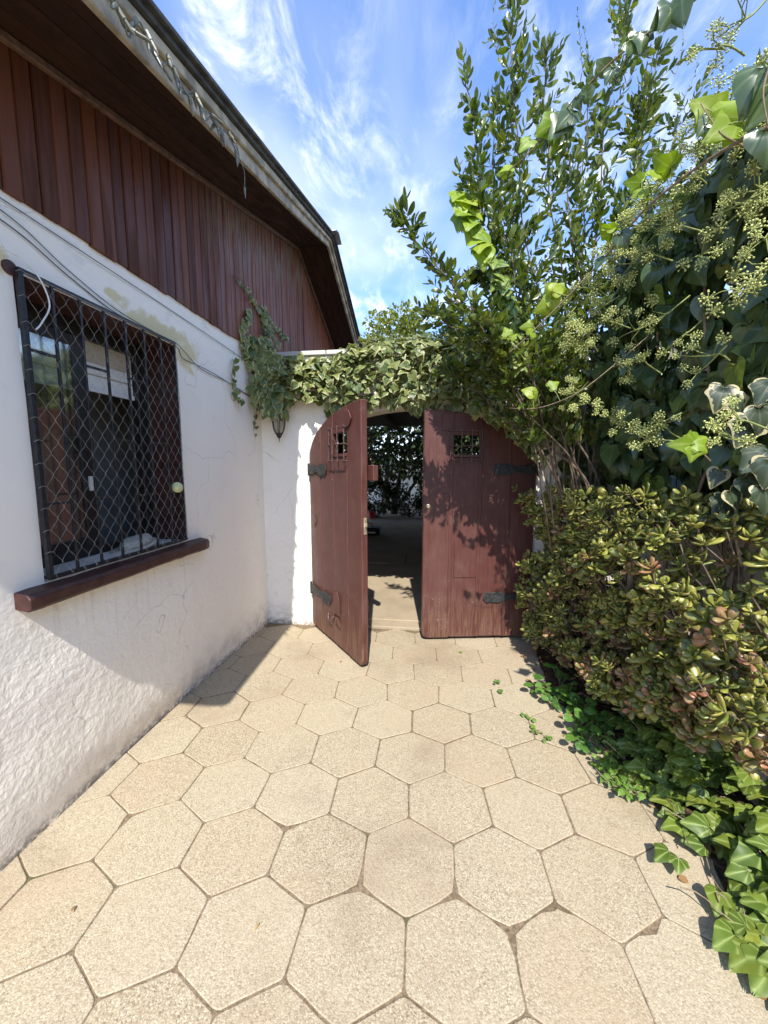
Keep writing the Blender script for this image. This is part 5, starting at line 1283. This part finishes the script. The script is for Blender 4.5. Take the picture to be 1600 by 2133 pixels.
for i in range(14):
    a = at(random.uniform(640, 1000), 815, YG - .06); m_ = MB(); m_.tube(smooth_path([a, a + Vector((random.uniform(-.1, .1), -.03, -.02)), a + Vector((random.uniform(-.2, .2), -.02, -random.uniform(.02, .08)))], 8), .0022, 4, False); m_.build('sprig_stem', M['vine_stem'], vi, smooth=True, fix=False)
plant_leaves(vi, P_LOBED + [P_IVY[1], P_IVY[3]], items, [M['vari_leaf']], 300)
mb = MB()
for i in range(26):
    x = -1.5 + 2.6 * i / 25; z = (fr_low(x) + fr_top(x)) / 2; pts = [Vector((x + k * .09, YG - .03 - .03 * random.random(), z + random.uniform(-.09, .09))) for k in range(6)]; mb.tube(smooth_path(pts, 16), random.uniform(.003, .007), 5, False)
o = mb.build('vine_stems', M['vine_stem'], vi, smooth=True, fix=False); o['kind'] = 'stuff'

# cream-edged ivy low at the right edge
random.seed(8)
ci = empty('cream_ivy', tuple(at(1590, 1080, 1.5)), 'cream-edged ivy hanging at the right edge above the jade bush', 'ivy')
items = []
def cl(px, py, Y, s, dx_, dz_): 
    p = at(px, py, Y * 1.04); d = C_R * dx_ + C_U * dz_; items.append((random.choice((0, 2, 1)), frame(p - d.normalized() * s * .42, d, -C_F + Vector((-.3, 0, .4)) + rv(.6), s * .78, 1.0), 0))
for q in [(1500,835,1.55,.13,-.3,-.9),(1540,850,1.5,.10,.4,-.8),(1550,905,1.45,.14,-.4,-.9),(1585,880,1.42,.12,.1,-1),(1570,960,1.42,.15,-.7,-.5),(1600,990,1.38,.13,-.2,-1),(1500,1060,1.5,.11,-.5,-.8),(1535,1045,1.46,.11,.5,-.8),(1490,1000,1.55,.10,-.4,-.8),(1520,1085,1.48,.10,.1,-1),(1600,1050,1.4,.13,.2,-1),(1475,1075,1.55,.09,-.9,-.4),(1560,1020,1.45,.10,.3,-.8),(1590,820,1.45,.12,-.5,-.8)]: cl(*q)
plant_leaves(ci, P_LOBED, items, [M['cream_leaf']], 300)
mb = MB(); mb.tube(smooth_path([at(1620, 780, 1.5), at(1570, 880, 1.52), at(1560, 980, 1.52), at(1530, 1080, 1.55), at(1545, 1180, 1.6)], 24), .005, 6); mb.build('stem', M['vine_stem'], ci, smooth=True, fix=False)

# ------------------------------------------------------------------ ivy creeping over the bed edge
random.seed(19)
gi = empty('ground_ivy', (1.2, 1.4, 0.03), 'glossy green ivy creeping along the foot of the bed onto the paving', 'ivy')
items = []
for i in range(520):
    y = random.uniform(.75, 2.25); e0 = bed_edge(y); dd = random.random() ** .8
    x = e0 + .015 + dd * .52 + (0.04 * mnoise.noise((y * 7, 0, 2)))
    if y > 1.75: x += (y - 1.75) * .35
    z = .04 + .22 * min(1, dd * 2.2) * random.random() + .10 * dd * max(0, 1.6 - y)
    up = Vector((-.35, -.25, 1)) + rv(.55); d = Vector((-1.0, random.uniform(-.9, .5), random.uniform(-.5, .25)))
    items.append((random.randrange(4), frame((x, y, max(z, .022)), d, up, random.uniform(.05, .105)), 0))
for (px, py, s, a) in [(1375,1775,.075,3.6),(1395,1790,.06,4.2),(1510,1950,.09,3.5),(1520,1905,.08,3.9),(1560,1990,.11,3.4),(1590,2010,.12,3.7),(1480,1860,.085,4.0),(1530,1930,.07,2.9),(1425,1720,.08,4.1),(1390,1650,.08,4.4),(1350,1640,.075,4.0),(1550,1860,.12,3.7),(1510,1700,.13,4.4),(1540,1800,.12,3.9),(1600,1900,.13,3.8),(1580,1960,.12,4.3)]:
    p = atz(px, py, .05); items.append((random.choice((0, 2)), frame(p + Vector((.03, 0, .01)), Vector((math.cos(a), math.sin(a), -.12)), Vector((-.15, -.2, 1)) + rv(.15), s), 0))
plant_leaves(gi, P_LOBED, items, [M['ground_ivy_leaf']], 300)
mb = MB()
for i in range(40):
    y = random.uniform(.6, 2.2); x = bed_edge(y) + random.uniform(.02, .4); pts = [Vector((x, y, .03))]
    for k in range(4): pts.append(pts[-1] + Vector((random.uniform(-.07, .04), random.uniform(-.12, .10), random.uniform(-.01, .03))))
    mb.tube(smooth_path(pts, 10), .0022, 5, False)
o = mb.build('vine_stems', M['vine_stem'], gi, smooth=True, fix=False); o['kind'] = 'stuff'

# small plants at the bed edge
def low_plant(name, label, cat, spots, protos, mat, size, hgt, n_, seed, spread=.05):
    random.seed(seed); c = sum((atz(px, py, 0.0) for px, py in spots), Vector()) / len(spots); e = empty(name, (c.x, c.y, .004), label, cat); its = []; m_ = MB()
    for (px, py) in spots:
        b = atz(px, py, 0.0)
        for k in range(n_):
            tip = b + Vector((random.uniform(-spread, spread), random.uniform(-spread, spread), random.uniform(.02, hgt)))
            m_.tube(smooth_path([b + Vector((random.uniform(-.01, .01), random.uniform(-.01, .01), .004)), b.lerp(tip, .6) + Vector((0, 0, .012)), tip], 6), .0013, 4, False)
            a = random.uniform(0, 6.28); its.append((random.randrange(len(protos)), frame(tip, Vector((math.cos(a), math.sin(a), random.uniform(-.3, .35))), Vector((-.1, -.3, 1)) + rv(.4), size * random.uniform(.6, 1.25)), 0))
            if random.random() < .6: q = b.lerp(tip, .55); its.append((random.randrange(len(protos)), frame(q + Vector((0, 0, .012)), Vector((math.cos(a + 2.5), math.sin(a + 2.5), .1)), Vector((0, -.2, 1)) + rv(.4), size * .7), 0))
    m_.build('stems', M['stalk'], e, fix=False)['kind'] = 'stuff'; plant_leaves(e, protos, its, [mat], 300)
low_plant('round_leaf_weed', 'bright green round-leaved weed at the far foot of the jade bush', 'weed', [(1130,1450),(1150,1475),(1180,1460),(1205,1490),(1200,1530),(1230,1500),(1170,1430),(1240,1460),(1250,1520),(1215,1560)], P_ROUND, M['round_leaf'], .052, .13, 9, 51, .07)
low_plant('toothed_weed', 'pale green toothed weed growing out of the paving edge', 'weed', [(1255,1600),(1275,1620),(1295,1650),(1285,1580),(1310,1665)], P_TOOTH, M['weed_leaf'], .042, .09, 14, 52, .05)
low_plant('toothed_weed', 'small toothed weed between the round-leaved weed and the ivy', 'weed', [(1245,1545),(1275,1560),(1260,1525)], P_TOOTH, M['weed_leaf'], .036, .07, 11, 53, .045)
low_plant('paving_sprout', 'tiny sprout in a paver joint left of the weeds', 'weed', [(1040,1445),(1037,1425)], P_ROUND, M['round_leaf'], .022, .02, 5, 54, .02)
low_plant('paving_sprout', 'little creeping sprout on the paving in front of the far weeds', 'weed', [(1100,1500),(1112,1525),(1140,1540)], P_ROUND, M['weed_leaf'], .024, .02, 4, 55, .03)
random.seed(71); its = []
for i in range(150):
    y = random.uniform(.8, 3.3); x = bed_edge(y) + random.uniform(-.06, .5) * (random.random() ** .5); a = random.uniform(0, 6.28)
    its.append((random.randrange(3), frame((x, y, .012 + .05 * max(0, min(1, (x - bed_edge(y)) * 5))), Vector((math.cos(a), math.sin(a), .1)), Vector((0, 0, 1)) + rv(.5), random.uniform(.018, .05)), 0))
V, F, U, Ed, Rn, Mi = merged(its, P_SHRUB, None); o = link('leaf_litter', leaf_mesh('leaf_litter', V, F, U, Ed, Rn, [M['dry_leaf']], Mi)); tag(o, 'dry brown leaf litter scattered over the planting bed', 'litter', kind='stuff')
# dry strap leaf
p = [atz(1478, 1757, .06), atz(1540, 1768, .08), atz(1600, 1790, .10), atz(1660, 1815, .10)]
path = smooth_path(p, 14); vs = []; fs = []
for i, q in enumerate(path):
    wd = .012 * math.sin(math.pi * min(.97, (.06 + .6 * i / 14))); tdir = (path[min(14, i + 1)] - path[max(0, i - 1)]).normalized(); sd = tdir.cross(Vector((0, 0, 1))).normalized()
    vs += [q - sd * wd, q + Vector((0, 0, -.003)), q + sd * wd]
for i in range(14): fs += [(3 * i, 3 * i + 1, 3 * i + 4, 3 * i + 3), (3 * i + 1, 3 * i + 2, 3 * i + 5, 3 * i + 4)]
vs += [Vector(v) - Vector((0, 0, .0015)) for v in vs]; nb_ = len(vs) // 2
fs += [tuple(nb_ + i for i in reversed(f)) for f in fs]
mb = MB(); mb.add(vs, fs); tag(mb.build('strap_leaf', M['tan_leaf'], smooth=True, fix=False), 'long dry tan strap leaf lying over the ground ivy', 'leaf')
# fallen leaves
random.seed(61)
for (px, py, s, lab, mt) in [(1432,1835,.028,'curled brown fallen leaf on the paving beside the ground ivy','dry_leaf'),(540,1925,.020,'reddish fallen leaf on a paver near the lower left','dry_leaf'),(150,1902,.022,'dark fallen leaf on the paver below the house wall','dry_leaf'),(712,1377,.022,'brown fallen leaf by the toe of the open gate leaf','dry_leaf'),(958,1360,.030,'small yellow-green leaf on the concrete before the shut gate leaf','weed_leaf'),(1120,1385,.026,'pale leaf in the shade near the far weeds','weed_leaf'),(520,1375,.02,'tiny dark leaf in the roof shadow by the house','dry_leaf'),(1175,1535,.024,'yellow leaf lying between the sprouts and the round-leaved weed','lime_leaf')]:
    q = atz(px, py, .006); a = random.uniform(0, 6.28); me = P_ROUND[random.randrange(2)].mesh(M[mt]) if s > .024 else P_SHRUB[1].mesh(M[mt])
    o = link('fallen_leaf', me, None, frame(q + Vector((0, 0, .004)), Vector((math.cos(a), math.sin(a), .12)), Vector((.1, -.1, 1)) + rv(.2), s)); tag(o, lab, 'leaf')

# ------------------------------------------------------------------ beyond the gate
random.seed(90)
lt = empty('lean_to_roof', (-1.0, 6.5, 0.05), 'dark timber lean-to roof shading the courtyard beyond the gate', 'roof')
mb = MB(); mb.box((-4.6, 3.76, 2.52), (3.6, 9.9, 2.58)); mb.build('roof_deck', M['roof'], lt)
mb = MB(); mb.box((-4.6, 3.70, 2.07), (3.6, 3.755, 2.60)); mb.build('beam', M['bark_dark'], lt)
for x in (-4.3, -2.4, 1.6, 3.3):
    mb = MB(); mb.box((x - .05, 3.76, .045), (x + .05, 3.84, 2.519)); mb.build('post', M['bark_dark'], lt)
    mb = MB(); mb.box((x - .05, 9.75, .045), (x + .05, 9.85, 2.519)); mb.build('post', M['bark_dark'], lt)
for x in np.linspace(-4.4, 3.4, 10):
    mb = MB(); mb.box((x - .03, 3.85, 2.42), (x + .03, 9.74, 2.519)); mb.build('rafter', M['bark_dark'], lt)
for x0 in (-3.2, 1.35):  # unseen sides added to keep skylight off the courtyard floor
    mb = MB(); mb.box((x0, 3.86, .045), (x0 + .06, 9.7, 2.41)); mb.build('added_side_panel', M['bark_dark'], lt)
fw = empty('far_wall', (-1, 15.5, 0), 'white wall glimpsed behind the dark courtyard trees', 'wall')
mb = MB(); mb.box((-9, 15.5, 0), (7, 15.7, 1.7)); mb.build('plaster_face', M['wall_plaster'], fw); mb = MB(); mb.box((-9.0, 15.45, 1.702), (7, 15.75, 1.76)); mb.build('coping', M['slab'], fw)
def tree(name, label, base, h, crown, nleaf, lsize, mat, seed, trunks, dens=1.0, parts=0, cat='tree', bark='bark_dark'):
    random.seed(seed); e = empty(name, base, label, cat); B = Vector(base); its = []
    c = B + Vector(crown[:3]); rx, ry, rz = crown[3:6]
    for (dx_, dy_, hh, r0) in trunks:
        top_ = B + Vector((dx_, dy_, hh)); limb([B, B.lerp(top_, .4) + Vector((random.uniform(-.08, .08), 0, 0)), top_], r0, r0 * .45, e, bark, 'trunk', 14, 8)
        for k in range(5):
            q = c + Vector((random.uniform(-.7, .7) * rx, random.uniform(-.7, .7) * ry, random.uniform(-.2, .8) * rz)); limb([top_, top_.lerp(q, .5) + rv(.1), q], r0 * .4, r0 * .08, e, bark, 'branch', 8, 5)
    nc = max(6, int(nleaf / 60)); 
    for k in range(nc):
        v = rv(1); 
        while v.length > 1: v = rv(1)
        v = v.normalized() * v.length ** .45; cc = c + Vector((v.x * rx, v.y * ry, v.z * rz)); r_ = random.uniform(.16, .34) * (rx + rz) * .5
        for i in range(int(nleaf / nc)):
            q = rv(1)
            while q.length > 1: q = rv(1)
            p = cc + q * r_; its.append((0, frame(p, q + Vector((0, 0, .2)) + rv(.5), Vector((0, 0, 1)) + rv(.8), lsize * random.uniform(.6, 1.3)), 0))
    plant_leaves(e, P_FAR, its, [mat], parts, rest='crown'); return e
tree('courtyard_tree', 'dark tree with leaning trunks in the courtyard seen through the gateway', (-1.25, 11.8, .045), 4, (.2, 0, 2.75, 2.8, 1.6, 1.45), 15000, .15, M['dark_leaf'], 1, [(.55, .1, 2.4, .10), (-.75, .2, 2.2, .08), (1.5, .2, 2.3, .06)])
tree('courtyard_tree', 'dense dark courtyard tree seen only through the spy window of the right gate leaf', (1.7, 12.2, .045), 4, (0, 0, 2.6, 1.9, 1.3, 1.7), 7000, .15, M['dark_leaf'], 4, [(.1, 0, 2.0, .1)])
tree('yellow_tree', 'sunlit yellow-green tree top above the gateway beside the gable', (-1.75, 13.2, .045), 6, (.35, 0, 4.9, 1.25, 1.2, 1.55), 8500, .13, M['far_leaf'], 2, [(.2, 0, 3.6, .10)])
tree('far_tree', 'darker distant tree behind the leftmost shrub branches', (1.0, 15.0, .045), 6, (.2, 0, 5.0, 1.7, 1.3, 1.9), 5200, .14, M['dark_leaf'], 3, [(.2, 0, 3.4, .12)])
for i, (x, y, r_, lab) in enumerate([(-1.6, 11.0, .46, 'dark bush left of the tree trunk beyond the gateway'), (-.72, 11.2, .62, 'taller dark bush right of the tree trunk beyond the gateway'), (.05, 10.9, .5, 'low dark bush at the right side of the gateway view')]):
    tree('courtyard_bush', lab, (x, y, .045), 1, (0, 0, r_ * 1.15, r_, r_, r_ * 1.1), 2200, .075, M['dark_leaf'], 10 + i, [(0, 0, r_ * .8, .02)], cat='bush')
mb = MB(); bk = empty('red_bucket', (-1.72, 10.6, .045), 'small red bucket on the courtyard floor beyond the gate', 'bucket')
mb.lathe([(.075, 0), (.10, .17), (.106, .175), (.106, .19), (.095, .19), (.075, .03)], 18, Matrix.Translation((-1.72, 10.6, .046))); mb.build('bucket_body', M['red'], bk, smooth=False)
mb = MB(); mb.tube([Vector((-1.72 + .10 * math.cos(a), 10.6, .225 + .09 * math.sin(a))) for a in np.linspace(0, math.pi, 12)], .005, 5); mb.build('bucket_handle', M['iron'], bk)
tb = empty('tool_case', (-1.42, 8.1, .045), 'black tool case with a handle on the shaded courtyard floor', 'case')
mb = MB(); mb.box((-1.68, 7.95, .05), (-1.12, 8.25, .17)); mb.build('case_body', M['blackplastic'], tb, bevel=.02, seg=2)
mb = MB(); mb.box((-1.66, 7.96, .172), (-1.14, 8.24, .205)); mb.build('case_lid', M['blackplastic'], tb, bevel=.012, seg=2)
mb = MB(); mb.tube(smooth_path([(-1.50, 8.1, .20), (-1.48, 8.1, .27), (-1.40, 8.1, .29), (-1.32, 8.1, .27), (-1.30, 8.1, .20)], 16), .012, 7); mb.build('case_handle', M['red'], tb, smooth=True)
mb = MB(); mb.box((-1.60, 7.944, .09), (-1.22, 7.951, .13)); mb.build('case_label', M['white'], tb)
